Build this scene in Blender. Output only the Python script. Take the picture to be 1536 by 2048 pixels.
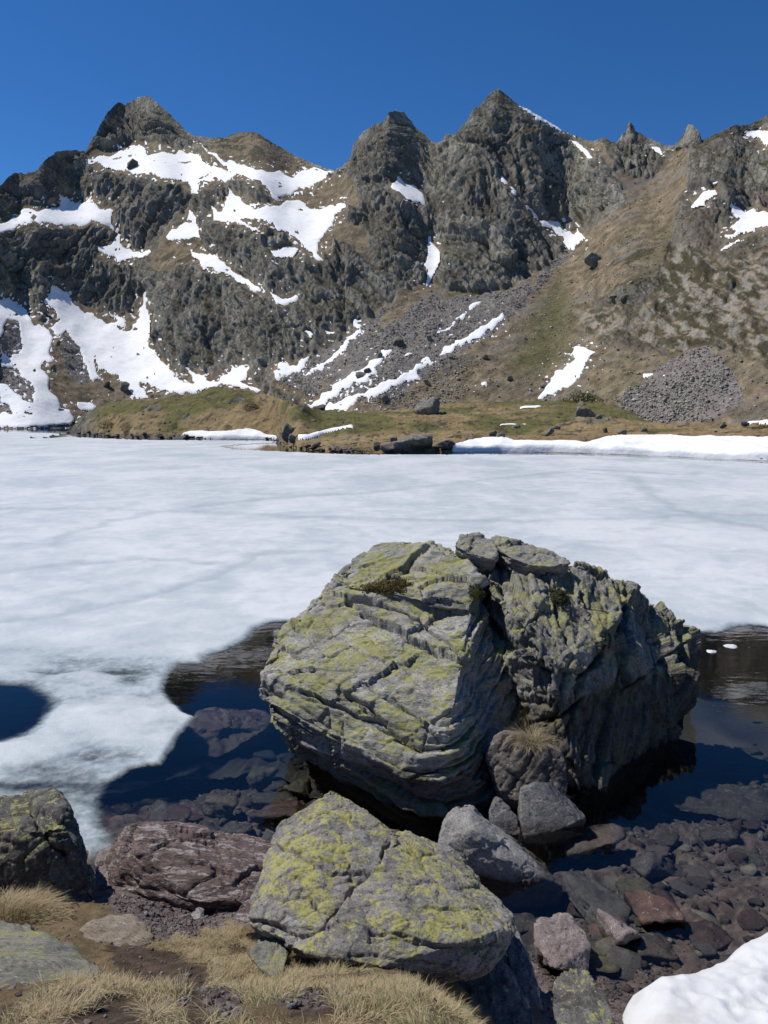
import bpy, bmesh, math, random
import numpy as np
from mathutils import Vector

for o in list(bpy.data.objects):
    bpy.data.objects.remove(o, do_unlink=True)
SC = bpy.context.scene
COL = SC.collection
rng = np.random.default_rng(7)
random.seed(7)

# ------------------------------------------------------------------ camera, sky, sun, exposure
CAM_H = 4.0                      # eye height above the lake
F = 1490.0                       # focal length in pixels of the 1536 x 2048 photograph
HORIZON = 832.0
PITCH = math.atan((1024 - HORIZON) / F)
cam_d = bpy.data.cameras.new('camera')
cam_d.sensor_fit = 'VERTICAL'
cam_d.sensor_height = 36.0
cam_d.lens = 36.0 * F / 2048
cam_d.clip_start = 0.05
cam_d.clip_end = 6000
cam = bpy.data.objects.new('camera', cam_d)
cam.location = (0, 0, CAM_H)
cam.rotation_euler = (math.pi / 2 - PITCH, 0, 0)
COL.objects.link(cam)
SC.camera = cam

SUN_EL = math.radians(56)
SUN_AZ = math.radians(-67)       # measured from +Y (the view) towards +X: the sun stands ahead and to the left
w = bpy.data.worlds.new('World')
SC.world = w
w.use_nodes = True
wn = w.node_tree
wn.nodes.clear()
sky = wn.nodes.new('ShaderNodeTexSky')
sky.sky_type = 'NISHITA'
sky.sun_disc = False
sky.sun_elevation = SUN_EL
sky.sun_rotation = SUN_AZ
sky.altitude = 2200
sky.air_density = 0.85
sky.dust_density = 0.0
sky.ozone_density = 4.5
bg = wn.nodes.new('ShaderNodeBackground')
bg.inputs['Strength'].default_value = 0.113
wo = wn.nodes.new('ShaderNodeOutputWorld')
hs = wn.nodes.new('ShaderNodeHueSaturation')
hs.inputs['Hue'].default_value = 0.504
hs.inputs['Saturation'].default_value = 1.24
wn.links.new(sky.outputs[0], hs.inputs['Color'])
wn.links.new(hs.outputs[0], bg.inputs[0])
wn.links.new(bg.outputs[0], wo.inputs[0])

sun_d = bpy.data.lights.new('sun', 'SUN')
sun_d.energy = 4.6
sun_d.angle = math.radians(0.5)
sun_d.color = (1.0, 0.95, 0.88)
sun = bpy.data.objects.new('sun', sun_d)
SUN_DIR = Vector((math.sin(SUN_AZ) * math.cos(SUN_EL), math.cos(SUN_AZ) * math.cos(SUN_EL), math.sin(SUN_EL)))
sun.rotation_euler = SUN_DIR.to_track_quat('Z', 'Y').to_euler()
sun.location = SUN_DIR * 50
COL.objects.link(sun)

SC.view_settings.view_transform = 'Standard'
SC.view_settings.look = 'None'
SC.view_settings.exposure = 0.0
SC.view_settings.gamma = 1.0
SC.view_settings.use_curve_mapping = False
SC.cycles.max_bounces = 8
SC.cycles.transparent_max_bounces = 12
SC.cycles.caustics_reflective = False
SC.cycles.caustics_refractive = False

# ------------------------------------------------------------------ numeric helpers
CP, SP = math.cos(PITCH), math.sin(PITCH)


def ray(px, py):
    """direction of the sight line through a point of the photograph (arrays allowed)"""
    r = (np.asarray(px, float) - 768.0) / F
    u = (1024.0 - np.asarray(py, float)) / F
    return np.stack([r, CP + SP * u, -SP + CP * u], -1)


def W(px, py, Y=None, z=None):
    """a world point on that line at a forward distance Y or a height z"""
    d = ray(px, py)
    if z is not None:
        k = (z - CAM_H) / d[..., 2]
    else:
        k = Y / d[..., 1]
    return np.array([0, 0, CAM_H]) + d * np.asarray(k)[..., None]


def proj(P):
    x, y, z = P[:, 0], P[:, 1], P[:, 2] - CAM_H
    dep = y * CP - z * SP
    up = y * SP + z * CP
    dep = np.maximum(dep, 1e-3)
    return 768 + F * x / dep, 1024 - F * up / dep


_prm = np.random.default_rng(3).permutation(256)
_prm = np.concatenate([_prm, _prm, _prm])
_g = np.random.default_rng(4).normal(size=(256, 3))
_g /= np.linalg.norm(_g, axis=1)[:, None]


def _hash(ix, iy, iz):
    return _prm[_prm[_prm[ix & 255] + (iy & 255)] + (iz & 255)]


def pnoise(P):
    i = np.floor(P).astype(np.int64)
    f = P - i
    u = f * f * f * (f * (f * 6 - 15) + 10)
    out = np.zeros(len(P))
    for dx in (0, 1):
        wx = u[:, 0] if dx else 1 - u[:, 0]
        for dy in (0, 1):
            wy = u[:, 1] if dy else 1 - u[:, 1]
            for dz in (0, 1):
                wz = u[:, 2] if dz else 1 - u[:, 2]
                g = _g[_hash(i[:, 0] + dx, i[:, 1] + dy, i[:, 2] + dz)]
                out += wx * wy * wz * (g[:, 0] * (f[:, 0] - dx) + g[:, 1] * (f[:, 1] - dy) + g[:, 2] * (f[:, 2] - dz))
    return out * 1.5


def fbm(P, o=4, gain=0.5, lac=2.03):
    s = np.zeros(len(P))
    a = 1.0
    for k in range(o):
        s += a * pnoise(P + 17.3 * k)
        P = P * lac
        a *= gain
    return s


def ridged(P, o=4, gain=0.5):
    s = np.zeros(len(P))
    a = 1.0
    for k in range(o):
        s += a * (1 - 2 * np.abs(pnoise(P + 9.1 * k)))
        P = P * 2.07
        a *= gain
    return s


_cr = np.random.default_rng(5).random((256, 3))
_ct = np.random.default_rng(6).normal(size=(256, 3))


def facets(P, jitter=0.9):
    """cellular field: every cell is one tilted plane, so the rock breaks into blocks (also returns the seam closeness)"""
    i = np.floor(P).astype(np.int64)
    n = len(P)
    b1 = np.full(n, 9.0)
    b2 = np.full(n, 9.0)
    val = np.zeros(n)
    for dx in (-1, 0, 1):
        for dy in (-1, 0, 1):
            for dz in (-1, 0, 1):
                c = i + (dx, dy, dz)
                h = _hash(c[:, 0], c[:, 1], c[:, 2])
                q = P - (c + 0.5 + jitter * (_cr[h] - 0.5))
                d = (q * q).sum(1)
                v = (q * _ct[h]).sum(1) * 0.55 + (_cr[h, 0] - 0.5) * 0.7
                new = d < b1
                b2 = np.where(new, b1, np.minimum(b2, d))
                val = np.where(new, v, val)
                b1 = np.where(new, d, b1)
    return val, np.sqrt(b2) - np.sqrt(b1)


def smooth(a, b, x):
    t = np.clip((x - a) / (b - a), 0, 1)
    return t * t * (3 - 2 * t)


def inside(poly, x, y):
    """point in polygon for arrays"""
    p = np.asarray(poly, float)
    out = np.zeros(x.shape, bool)
    x0, y0 = p.min(0)
    x1, y1 = p.max(0)
    box = (x >= x0) & (x <= x1) & (y >= y0) & (y <= y1)
    xb, yb = x[box], y[box]
    c = np.zeros(xb.shape, bool)
    j = len(p) - 1
    for k in range(len(p)):
        xi, yi = p[k]
        xj, yj = p[j]
        if yi != yj:
            c ^= ((yi > yb) != (yj > yb)) & (xb < (xj - xi) * (yb - yi) / (yj - yi) + xi)
        j = k
    out[box] = c
    return out


def segdist(line, x, y, closed=False):
    p = np.asarray(line, float)
    if closed:
        p = np.vstack([p, p[:1]])
    d = np.full(x.shape, 1e9)
    for a, b in zip(p[:-1], p[1:]):
        ab = b - a
        L = max((ab * ab).sum(), 1e-12)
        t = np.clip(((x - a[0]) * ab[0] + (y - a[1]) * ab[1]) / L, 0, 1)
        d = np.minimum(d, (x - a[0] - t * ab[0]) ** 2 + (y - a[1] - t * ab[1]) ** 2)
    return np.sqrt(d)


def gauss(A, s, axis):
    r = int(3 * s) + 1
    k = np.exp(-0.5 * (np.arange(-r, r + 1) / s) ** 2)
    k /= k.sum()
    pad = [(0, 0)] * A.ndim
    pad[axis] = (r, r)
    B = np.pad(A, pad, mode='edge')
    out = np.zeros_like(A, dtype=float)
    n = A.shape[axis]
    for m, kk in enumerate(k):
        out += kk * (B[:, m:m + n] if axis == 1 else B[m:m + n])
    return out


def mesh_np(name, V, quads=None, tris=None, smooth_shade=True, colors=None, attrs=None):
    me = bpy.data.meshes.new(name)
    faces = []
    nq = 0 if quads is None else len(quads)
    nt = 0 if tris is None else len(tris)
    me.vertices.add(len(V))
    me.vertices.foreach_set('co', np.ascontiguousarray(V, dtype=np.float32).ravel())
    loops = []
    if nq:
        loops.append(np.asarray(quads, np.int32).ravel())
    if nt:
        loops.append(np.asarray(tris, np.int32).ravel())
    lv = np.concatenate(loops)
    me.loops.add(len(lv))
    me.loops.foreach_set('vertex_index', lv)
    st = np.concatenate([np.arange(nq, dtype=np.int32) * 4, nq * 4 + np.arange(nt, dtype=np.int32) * 3])
    me.polygons.add(nq + nt)
    me.polygons.foreach_set('loop_start', st.astype(np.int32))
    me.update(calc_edges=True)
    me.validate()
    if smooth_shade:
        me.polygons.foreach_set('use_smooth', np.ones(len(me.polygons), bool))
    if colors is not None:
        a = me.attributes.new('tint', 'FLOAT_COLOR', 'POINT')
        c = np.ones((len(V), 4), np.float32)
        c[:, :3] = colors
        a.data.foreach_set('color', c.ravel())
    for k, v in (attrs or {}).items():
        a = me.attributes.new(k, 'FLOAT', 'POINT')
        a.data.foreach_set('value', np.asarray(v, np.float32))
    return me


def link(name, me, mat, parent=None, label=None, cat=None, group=None, kind=None, loc=None):
    o = bpy.data.objects.new(name, me)
    if me is not None and mat is not None and not me.materials:
        me.materials.append(mat)
    COL.objects.link(o)
    if loc is not None:
        o.location = loc
    if parent is not None:
        o.parent = parent
    for k, v in (('label', label), ('category', cat), ('group', group), ('kind', kind)):
        if v:
            o[k] = v
    return o


def centre_mesh(me):
    """moves the mesh so that its origin is at the middle of its base; returns that place"""
    n = len(me.vertices)
    co = np.zeros(n * 3, np.float32)
    me.vertices.foreach_get('co', co)
    co = co.reshape(-1, 3)
    c = np.array([(co[:, 0].min() + co[:, 0].max()) / 2, (co[:, 1].min() + co[:, 1].max()) / 2, co[:, 2].min()])
    me.vertices.foreach_set('co', (co - c).astype(np.float32).ravel())
    me.update()
    return c


# ------------------------------------------------------------------ materials
class Nodes:
    def __init__(self, name):
        self.m = bpy.data.materials.new(name)
        self.m.use_nodes = True
        self.t = self.m.node_tree
        self.t.nodes.clear()
        self.out = self.t.nodes.new('ShaderNodeOutputMaterial')

    def n(self, kind, inp=None, **kw):
        nd = self.t.nodes.new('ShaderNode' + kind)
        for k, v in kw.items():
            setattr(nd, k, v)
        for k, v in (inp or {}).items():
            s = nd.inputs[k]
            if hasattr(v, 'is_linked'):
                self.t.links.new(v, s)
            else:
                if isinstance(v, tuple) and len(v) == 3 and s.type == 'RGBA':
                    v = v + (1,)
                s.default_value = v
        return nd

    def coord(self, kind='Object'):
        return self.n('TexCoord').outputs[kind]

    def noise(self, co, scale, detail=5, rough=0.55, dist=0.0):
        return self.n('TexNoise', {'Vector': co, 'Scale': scale, 'Detail': detail, 'Roughness': rough, 'Distortion': dist}).outputs['Fac']

    def ramp(self, x, a, b):
        return self.n('MapRange', {'Value': x, 'From Min': a, 'From Max': b}, interpolation_type='SMOOTHSTEP').outputs['Result']

    def mix(self, f, a, b, blend='MIX'):
        nd = self.n('Mix', {'Factor': f}, data_type='RGBA', blend_type=blend)
        for k, v in ((6, a), (7, b)):
            if hasattr(v, 'is_linked'):
                self.t.links.new(v, nd.inputs[k])
            else:
                nd.inputs[k].default_value = tuple(v) + (1,) if len(v) == 3 else v
        return nd.outputs[2]

    def math(self, op, a, b=0.0, clamp=False):
        nd = self.n('Math', operation=op, use_clamp=clamp)
        for k, v in ((0, a), (1, b)):
            if hasattr(v, 'is_linked'):
                self.t.links.new(v, nd.inputs[k])
            else:
                nd.inputs[k].default_value = v
        return nd.outputs[0]

    def bump(self, h, strength=0.5, dist=0.02, normal=None):
        d = {'Height': h, 'Strength': strength, 'Distance': dist}
        if normal is not None:
            d['Normal'] = normal
        return self.n('Bump', d).outputs[0]

    def principled(self, color, rough=0.9, normal=None, spec=0.3, **kw):
        d = {'Base Color': color, 'Roughness': rough, 'Specular IOR Level': spec}
        if normal is not None:
            d['Normal'] = normal
        d.update(kw)
        return self.n('BsdfPrincipled', d).outputs[0]

    def done(self, shader, volume=None):
        self.t.links.new(shader, self.out.inputs['Surface'])
        return self.m


def rock_mat(name, dark, light, lichen=0.0, lichen_col=(0.30, 0.295, 0.10), pale=0.5, fine=1.0, grain=(1, 1, 1), pale_col=(0.34, 0.34, 0.32), wet=True, stain_shade=0.0):
    N = Nodes(name)
    co0 = N.coord()
    mp = N.n('Mapping', {'Vector': co0, 'Scale': grain}).outputs[0]
    big = N.noise(co0, 1.6 * fine, 6, 0.6)
    mid = N.noise(mp, 7 * fine, 8, 0.65)
    col = N.mix(N.ramp(N.math('ADD', N.math('MULTIPLY', big, 0.5), N.math('MULTIPLY', mid, 0.5)), 0.36, 0.64), dark, light)
    # blotches of pale crust lichen and black crust lichen
    p = N.ramp(N.noise(mp, 9 * fine, 8, 0.72, 0.4), 0.60 - 0.06 * pale, 0.64 - 0.04 * pale)
    col = N.mix(N.math('MULTIPLY', p, 0.75), col, pale_col)
    k = N.ramp(N.noise(mp, 19 * fine, 6, 0.7, 0.6), 0.57, 0.62)
    col = N.mix(N.math('MULTIPLY', k, 0.8), col, (0.035, 0.033, 0.032))
    sp = N.noise(mp, 55 * fine, 6, 0.75)
    sk = N.n('MapRange', {'Value': sp, 'From Min': 0.33, 'From Max': 0.67, 'To Min': 0.55, 'To Max': 1.45}).outputs[0]
    col = N.mix(1.0, col, N.n('CombineColor', {0: sk, 1: sk, 2: sk}).outputs[0], 'MULTIPLY')
    geo = N.n('NewGeometry')
    if lichen > 0:
        nz = N.n('SeparateXYZ', {'Vector': geo.outputs['Normal']}).outputs[2]
        a = N.ramp(N.noise(co0, 2.0 * fine, 3, 0.6), 0.30, 0.70)
        b = N.noise(mp, 9 * fine, 10, 0.74, 0.25)
        c = N.noise(mp, 34 * fine, 6, 0.7)
        s = N.math('ADD', N.math('ADD', N.math('MULTIPLY', b, 0.62), N.math('MULTIPLY', c, 0.38)), N.math('MULTIPLY', a, 0.11))
        s = N.math('ADD', s, N.math('MULTIPLY', N.ramp(nz, -0.1, 0.8), 0.10))
        lo = 0.735 - 0.08 * lichen
        f = N.ramp(s, lo, lo + 0.03)
        tone = N.mix(N.noise(co0, 40 * fine, 3, 0.6), tuple(0.62 * c for c in lichen_col), tuple(1.35 * c for c in lichen_col))
        f = N.math('MULTIPLY', f, 0.9)
        col = N.mix(f, col, tone)
    rough = 0.88
    if wet:
        z = N.n('SeparateXYZ', {'Vector': geo.outputs['Position']}).outputs[2]
        z = N.math('ADD', z, N.math('MULTIPLY', N.math('SUBTRACT', N.noise(co0, 3.0, 5, 0.6), 0.5), 0.12))
        if stain_shade:  # lake-level stain, with the shade of the lower rock painted into the same band
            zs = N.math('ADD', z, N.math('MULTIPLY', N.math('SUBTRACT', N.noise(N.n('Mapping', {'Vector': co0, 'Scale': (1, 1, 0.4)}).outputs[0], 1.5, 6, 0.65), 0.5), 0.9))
            col = N.mix(N.math('MULTIPLY', N.ramp(zs, stain_shade + 0.08, stain_shade - 0.12), 0.8), col, N.mix(1.0, col, (0.36, 0.33, 0.30), 'MULTIPLY'))
        wetf = N.ramp(z, 0.07, 0.0)
        col = N.mix(wetf, col, N.mix(1.0, col, (0.42, 0.40, 0.38), 'MULTIPLY'))
        rough = N.math('SUBTRACT', 0.88, N.math('MULTIPLY', wetf, 0.45))
    h = N.math('ADD', N.math('MULTIPLY', N.noise(mp, 26 * fine, 8, 0.7), 1.0), N.math('MULTIPLY', N.noise(co0, 90 * fine, 5, 0.7), 0.35))
    vor = N.n('TexVoronoi', {'Vector': co0, 'Scale': 30 * fine, 'Randomness': 1.0}).outputs['Distance']
    pit = N.math('MULTIPLY', N.ramp(vor, 0.22, 0.05), N.ramp(N.noise(co0, 4 * fine, 2), 0.5, 0.6))
    h = N.math('SUBTRACT', h, N.math('MULTIPLY', pit, 0.9))
    return N.done(N.principled(col, rough, N.bump(h, 0.75, 0.03 / fine)))


M = {}
M['boulder'] = rock_mat('lichen_rock', (0.185, 0.18, 0.165), (0.42, 0.41, 0.375), lichen=1.1, stain_shade=0.42, fine=1.0, grain=(0.8, 0.8, 2.8))
M['boulder_r'] = rock_mat('lichen_rock_weathered', (0.125, 0.122, 0.112), (0.31, 0.30, 0.275), lichen=1.0, stain_shade=0.78, fine=1.0, grain=(2.2, 1, 1))
M['front'] = rock_mat('yellow_lichen_rock', (0.15, 0.14, 0.132), (0.29, 0.275, 0.26), lichen=1.0, lichen_col=(0.36, 0.345, 0.11), fine=1.6, grain=(1, 1, 2.0))
M['front_grey'] = rock_mat('pale_slab_rock', (0.19, 0.185, 0.17), (0.36, 0.35, 0.325), lichen=0.75, fine=1.2, grain=(0.7, 0.7, 2.6), wet=False)
M['left_dim'] = rock_mat('dim_lichen_rock', (0.06, 0.055, 0.05), (0.17, 0.165, 0.15), lichen=0.35, fine=2.0)
M['left'] = rock_mat('dark_lichen_rock', (0.055, 0.05, 0.046), (0.15, 0.145, 0.132), lichen=0.75, fine=1.6)
M['maroon'] = rock_mat('maroon_rock', (0.08, 0.056, 0.052), (0.18, 0.13, 0.12), pale=1.5, fine=0.9, grain=(0.5, 1.6, 3.2), pale_col=(0.40, 0.36, 0.34))
M['reddish'] = rock_mat('reddish_rock', (0.075, 0.045, 0.04), (0.16, 0.10, 0.085), pale=0.2, fine=1.6)
M['brownrock'] = rock_mat('brown_grey_rock', (0.08, 0.07, 0.06), (0.18, 0.155, 0.135), pale=0.5, fine=1.6, grain=(1, 1, 2.5))
M['palegrey'] = rock_mat('pale_grey_rock', (0.21, 0.205, 0.19), (0.33, 0.32, 0.30), pale=0.0, fine=1.8)
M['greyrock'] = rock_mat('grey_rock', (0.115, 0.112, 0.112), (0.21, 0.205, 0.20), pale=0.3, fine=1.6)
M['pinkgrey'] = rock_mat('pinkish_grey_rock', (0.16, 0.125, 0.12), (0.28, 0.235, 0.225), pale=0.3, fine=1.8)
M['olive'] = rock_mat('olive_rock', (0.10, 0.095, 0.06), (0.21, 0.195, 0.12), pale=0.3, fine=1.6)
M['slab'] = rock_mat('greenish_slab_rock', (0.13, 0.128, 0.11), (0.25, 0.245, 0.20), lichen=0.55, fine=1.8, grain=(0.7, 2.2, 1), lichen_col=(0.30, 0.28, 0.07), wet=False)
M['sand'] = rock_mat('sandy_flat_rock', (0.19, 0.155, 0.115), (0.32, 0.27, 0.205), pale=0.2, fine=1.8, grain=(0.8, 2.0, 1), wet=False)
M['far_rock'] = rock_mat('far_boulder_rock', (0.12, 0.115, 0.095), (0.26, 0.25, 0.205), pale=0.6, fine=0.35, wet=False)
M['far_dark'] = rock_mat('far_dark_rock', (0.05, 0.045, 0.042), (0.12, 0.11, 0.10), pale=0.2, fine=0.35, wet=False)
M['far_pink'] = rock_mat('far_pinkish_rock', (0.15, 0.11, 0.10), (0.26, 0.20, 0.18), pale=0.2, fine=0.4, wet=False)


def terrain_mat():
    N = Nodes('mountain_ground')
    co = N.coord()
    tint = N.n('Attribute', attribute_name='tint').outputs['Color']
    rk = N.n('Attribute', attribute_name='rock').outputs['Fac']
    st = N.n('Mapping', {'Vector': co, 'Scale': (1, 1, 0.4), 'Rotation': (0.2, 0.35, 0)}).outputs[0]
    a = N.noise(st, 0.7, 8, 0.75)
    b = N.noise(co, 2.2, 6, 0.7)
    v = N.math('ADD', N.math('MULTIPLY', a, 0.9), N.math('MULTIPLY', b, 0.7))
    k = N.n('MapRange', {'Value': v, 'From Min': 0.5, 'From Max': 1.1, 'To Min': 0.42, 'To Max': 1.58}).outputs[0]
    kc = N.n('CombineColor', {0: k, 1: k, 2: k}).outputs[0]
    col = N.mix(1.0, tint, kc, 'MULTIPLY')
    h = N.math('ADD', a, N.math('MULTIPLY', b, 0.5))
    wv = N.n('Mapping', {'Vector': co, 'Scale': (0.30, 0.20, 0.095), 'Rotation': (0.3, 0.45, 0)}).outputs[0]
    wd = N.n('VectorMath', {0: wv, 1: N.n('VectorMath', {0: N.n('TexNoise', {'Vector': co, 'Scale': 0.25, 'Detail': 4}).outputs['Color'], 1: (0.9, 0.9, 0.9)}, operation='MULTIPLY').outputs[0]}, operation='ADD').outputs[0]
    cell = N.n('TexVoronoi', {'Vector': wd, 'Scale': 1.0}).outputs['Distance']
    cel2 = N.n('TexVoronoi', {'Vector': wd, 'Scale': 2.7}).outputs['Distance']
    joint = N.n('TexVoronoi', {'Vector': wd, 'Scale': 1.0}, feature='DISTANCE_TO_EDGE').outputs['Distance']
    jf = N.math('MULTIPLY', N.math('MULTIPLY', N.ramp(joint, 0.09, 0.0), N.ramp(a, 0.42, 0.6)), N.math('MULTIPLY', rk, 0.8))
    col = N.mix(jf, col, (0.03, 0.029, 0.025))
    h = N.math('SUBTRACT', h, N.math('MULTIPLY', rk, N.math('ADD', N.math('MULTIPLY', cell, 1.1), N.math('MULTIPLY', cel2, 0.6))))
    bs = N.math('ADD', 0.4, N.math('MULTIPLY', rk, 0.25))
    nd = N.n('Bump', {'Height': h, 'Strength': bs, 'Distance': 1.6})
    return N.done(N.principled(col, 0.92, nd.outputs[0], 0.15))


def snow_mat(name, far=True):
    N = Nodes(name)
    co = N.coord()
    s = 0.25 if far else 3.0
    c = N.mix(N.ramp(N.noise(co, s, 6, 0.65), 0.45, 0.75), (0.88, 0.885, 0.89) if far else (0.64, 0.65, 0.665), (0.76, 0.755, 0.74) if far else (0.54, 0.535, 0.525))
    c = N.mix(N.math('MULTIPLY', N.ramp(N.noise(co, s * 5, 7, 0.7), 0.60, 0.78), 0.5), c, (0.55, 0.51, 0.46))
    if far:
        h = N.noise(co, 0.35, 6, 0.6)
        nb = N.bump(h, 0.35, 0.9)
        return N.done(N.principled(c, 0.75, nb, 0.2))
    h = N.math('ADD', N.noise(co, 14, 5, 0.6), N.math('MULTIPLY', N.noise(co, 160, 3, 0.7), 0.25))
    nb = N.bump(h, 0.35, 0.02)
    return N.done(N.principled(c, 0.55, nb, 0.35, **{'Subsurface Weight': 0.3, 'Subsurface Radius': (0.03, 0.035, 0.04), 'Subsurface Scale': 1.0}))


M['terrain'] = terrain_mat()
M['snow'] = snow_mat('old_snow')
M['snow_near'] = snow_mat('near_snow', False)
# ------------------------------------------------------------------ the far terrain: mountains behind the lake, meadow on the far shore
def z1(*q): return [(x / 2, 150 + y / 2) for x, y in q]
def z2(*q): return [(768 + x / 2, 150 + y / 2) for x, y in q]
def z3(*q): return [(500 + x / 3.072, 640 + y / 3.072) for x, y in q]
def z4(*q): return [(1000 + x / 2.866, 740 + y / 2.866) for x, y in q]
def z5(*q): return [(100 + x / 2.844, 760 + y / 2.844) for x, y in q]


SKYLINE = np.array([(-520, 420), (-300, 395), (-120, 400), (0, 370), (25, 347), (50, 347), (75, 342), (90, 320), (115, 302), (150, 301), (170, 305), (180, 290),
    (200, 250), (215, 225), (235, 205), (252, 209), (275, 197), (295, 192), (310, 202), (330, 220), (350, 240), (370, 260), (382, 270),
    (405, 275), (425, 277), (452, 275), (475, 265), (502, 261), (520, 268), (550, 287), (585, 310), (620, 325), (650, 337), (672, 341),
    (685, 336), (700, 315), (715, 280), (730, 265), (748, 252), (765, 247), (778, 227), (788, 225), (805, 227), (818, 240), (828, 255),
    (848, 270), (863, 285), (880, 286), (886, 284), (895, 270), (903, 272), (918, 262), (933, 242), (948, 217), (960, 212), (975, 192),
    (988, 180), (998, 178), (1008, 185), (1023, 200), (1040, 212), (1068, 227), (1098, 245), (1123, 260), (1148, 270), (1168, 280),
    (1193, 282), (1203, 277), (1218, 281), (1233, 287), (1245, 270), (1253, 262), (1255, 247), (1260, 243), (1268, 252), (1270, 262),
    (1288, 275), (1308, 282), (1333, 292), (1350, 290), (1365, 275), (1370, 265), (1380, 250), (1388, 252), (1400, 267), (1403, 280),
    (1418, 277), (1438, 265), (1468, 252), (1488, 252), (1508, 247), (1536, 232), (1620, 190), (1750, 170), (2060, 240)], float)
MEADOW_TOP = np.array([(-20, 876), (100, 876), (128, 872), (150, 850), (165, 832), (180, 824), (200, 812), (260, 801), (330, 795), (400, 785), (420, 774), (445, 776), (480, 779),
    (520, 786), (570, 802), (620, 816), (690, 823), (760, 822), (830, 816), (900, 806), (1000, 803), (1130, 801), (1200, 806), (1240, 815),
    (1290, 838), (1380, 852), (1460, 852), (1536, 846), (1700, 838), (2060, 830)], float)
SHORE = np.array([(-20, 877), (100, 877), (135, 869), (200, 873.5), (280, 876.5), (360, 877), (420, 878), (500, 879), (540, 879.5), (553, 881), (568, 890), (575, 893),
    (600, 898), (650, 902), (700, 905), (900, 905), (1000, 904), (1100, 905), (1180, 907), (1300, 911), (1536, 922), (2060, 930)], float)

# materials of the ground, traced as outlines on the slope
GRASS = [
    z1((1220, 490), (1360, 385), (1440, 500), (1380, 560), (1480, 660), (1490, 740), (1400, 680), (1320, 660), (1330, 740), (1280, 700)),
    [(1130, 265), (1200, 287), (1215, 325), (1290, 365), (1338, 335), (1345, 300), (1390, 295), (1375, 385), (1345, 450), (1318, 545), (1170, 600), (1150, 640),
     (1215, 690), (1255, 690), (1345, 725), (1440, 705), (1560, 745), (2060, 760), (2060, 900), (600, 900), (600, 800), (540, 770), (620, 720), (700, 660), (780, 600), (860, 560), (900, 585),
     (980, 585), (1050, 560), (1120, 512), (1180, 462), (1250, 412), (1235, 352), (1180, 302)],
    z1((210, 1100), (250, 1040), (310, 1100), (360, 1230), (450, 1200), (540, 1300), (700, 1300), (700, 1420), (290, 1370), (200, 1270)),
    z1((0, 1000), (60, 980), (100, 1120), (130, 1200), (70, 1230), (0, 1200)),
    z1((840, 255), (940, 250), (1000, 230), (1060, 260), (1180, 330), (1290, 378), (1170, 400), (1050, 370), (900, 330)),
    z1((340, 330), (400, 290), (510, 280), (560, 268), (690, 280), (780, 300), (700, 325), (560, 320), (450, 330)),
    z1((0, 560), (80, 520), (200, 530), (60, 580), (0, 600)),
    z1((640, 660), (800, 660), (830, 720), (700, 800), (600, 760)),
    [(1480, 510), (1560, 480), (2060, 520), (2060, 620), (1536, 560)],
]
SCREE = [
    [(1125, 500), (1150, 500), (1010, 640), (870, 740), (790, 800), (640, 800), (700, 700), (850, 600), (950, 590), (1060, 570)],
    [(560, 765), (700, 660), (760, 620), (790, 600), (700, 720), (620, 800)],
    [(1340, 720), (1420, 690), (1480, 760), (1490, 810), (1420, 845), (1290, 838), (1235, 805), (1280, 770)],
    z1((0, 1050), (60, 990), (120, 1100), (110, 1200), (150, 1330), (120, 1390), (0, 1350)),
    z1((240, 1040), (330, 1060), (370, 1180), (330, 1240), (260, 1180)),
]
ISLAND = [   # crags standing in the grass
    [(1218, 330), (1225, 300), (1243, 262), (1262, 240), (1290, 280), (1330, 330), (1300, 350), (1250, 355)],
    [(1375, 345), (1392, 290), (1440, 262), (1540, 225), (2060, 200), (2060, 480), (1536, 425), (1470, 410), (1395, 380)],
    [(1150, 640), (1152, 615), (1180, 605), (1205, 615), (1238, 618), (1252, 655), (1235, 675), (1205, 682), (1170, 672)],
    [(1258, 690), (1262, 640), (1310, 600), (1322, 560), (1335, 480), (1400, 500), (1440, 520), (1540, 500), (2060, 560), (2060, 760), (1536, 735), (1440, 700), (1340, 715), (1300, 680)],
    z1((1330, 690), (1370, 650), (1420, 680), (1410, 740), (1350, 770), (1325, 740)),
    z1((1370, 880), (1400, 800), (1480, 790), (1540, 840), (1540, 930), (1440, 960)),
    z1((270, 1120), (340, 1140), (330, 1160), (280, 1150)),
    [(1168, 530), (1178, 515), (1200, 508), (1205, 520), (1185, 537)],
]
GREEN = [[(1010, 740), (1060, 640), (1110, 560), (1140, 600), (1150, 680), (1110, 740), (1040, 760)], [(900, 575), (1000, 560), (960, 640), (880, 640)]]
BUSHY = [z1((800, 250), (1000, 220), (1300, 380), (1150, 410), (900, 330)), [(1160, 500), (1330, 480), (1540, 490), (1540, 740), (1300, 690), (1200, 640)], z1((600, 500), (1100, 700), (1200, 860), (900, 800), (600, 900))]

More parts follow.
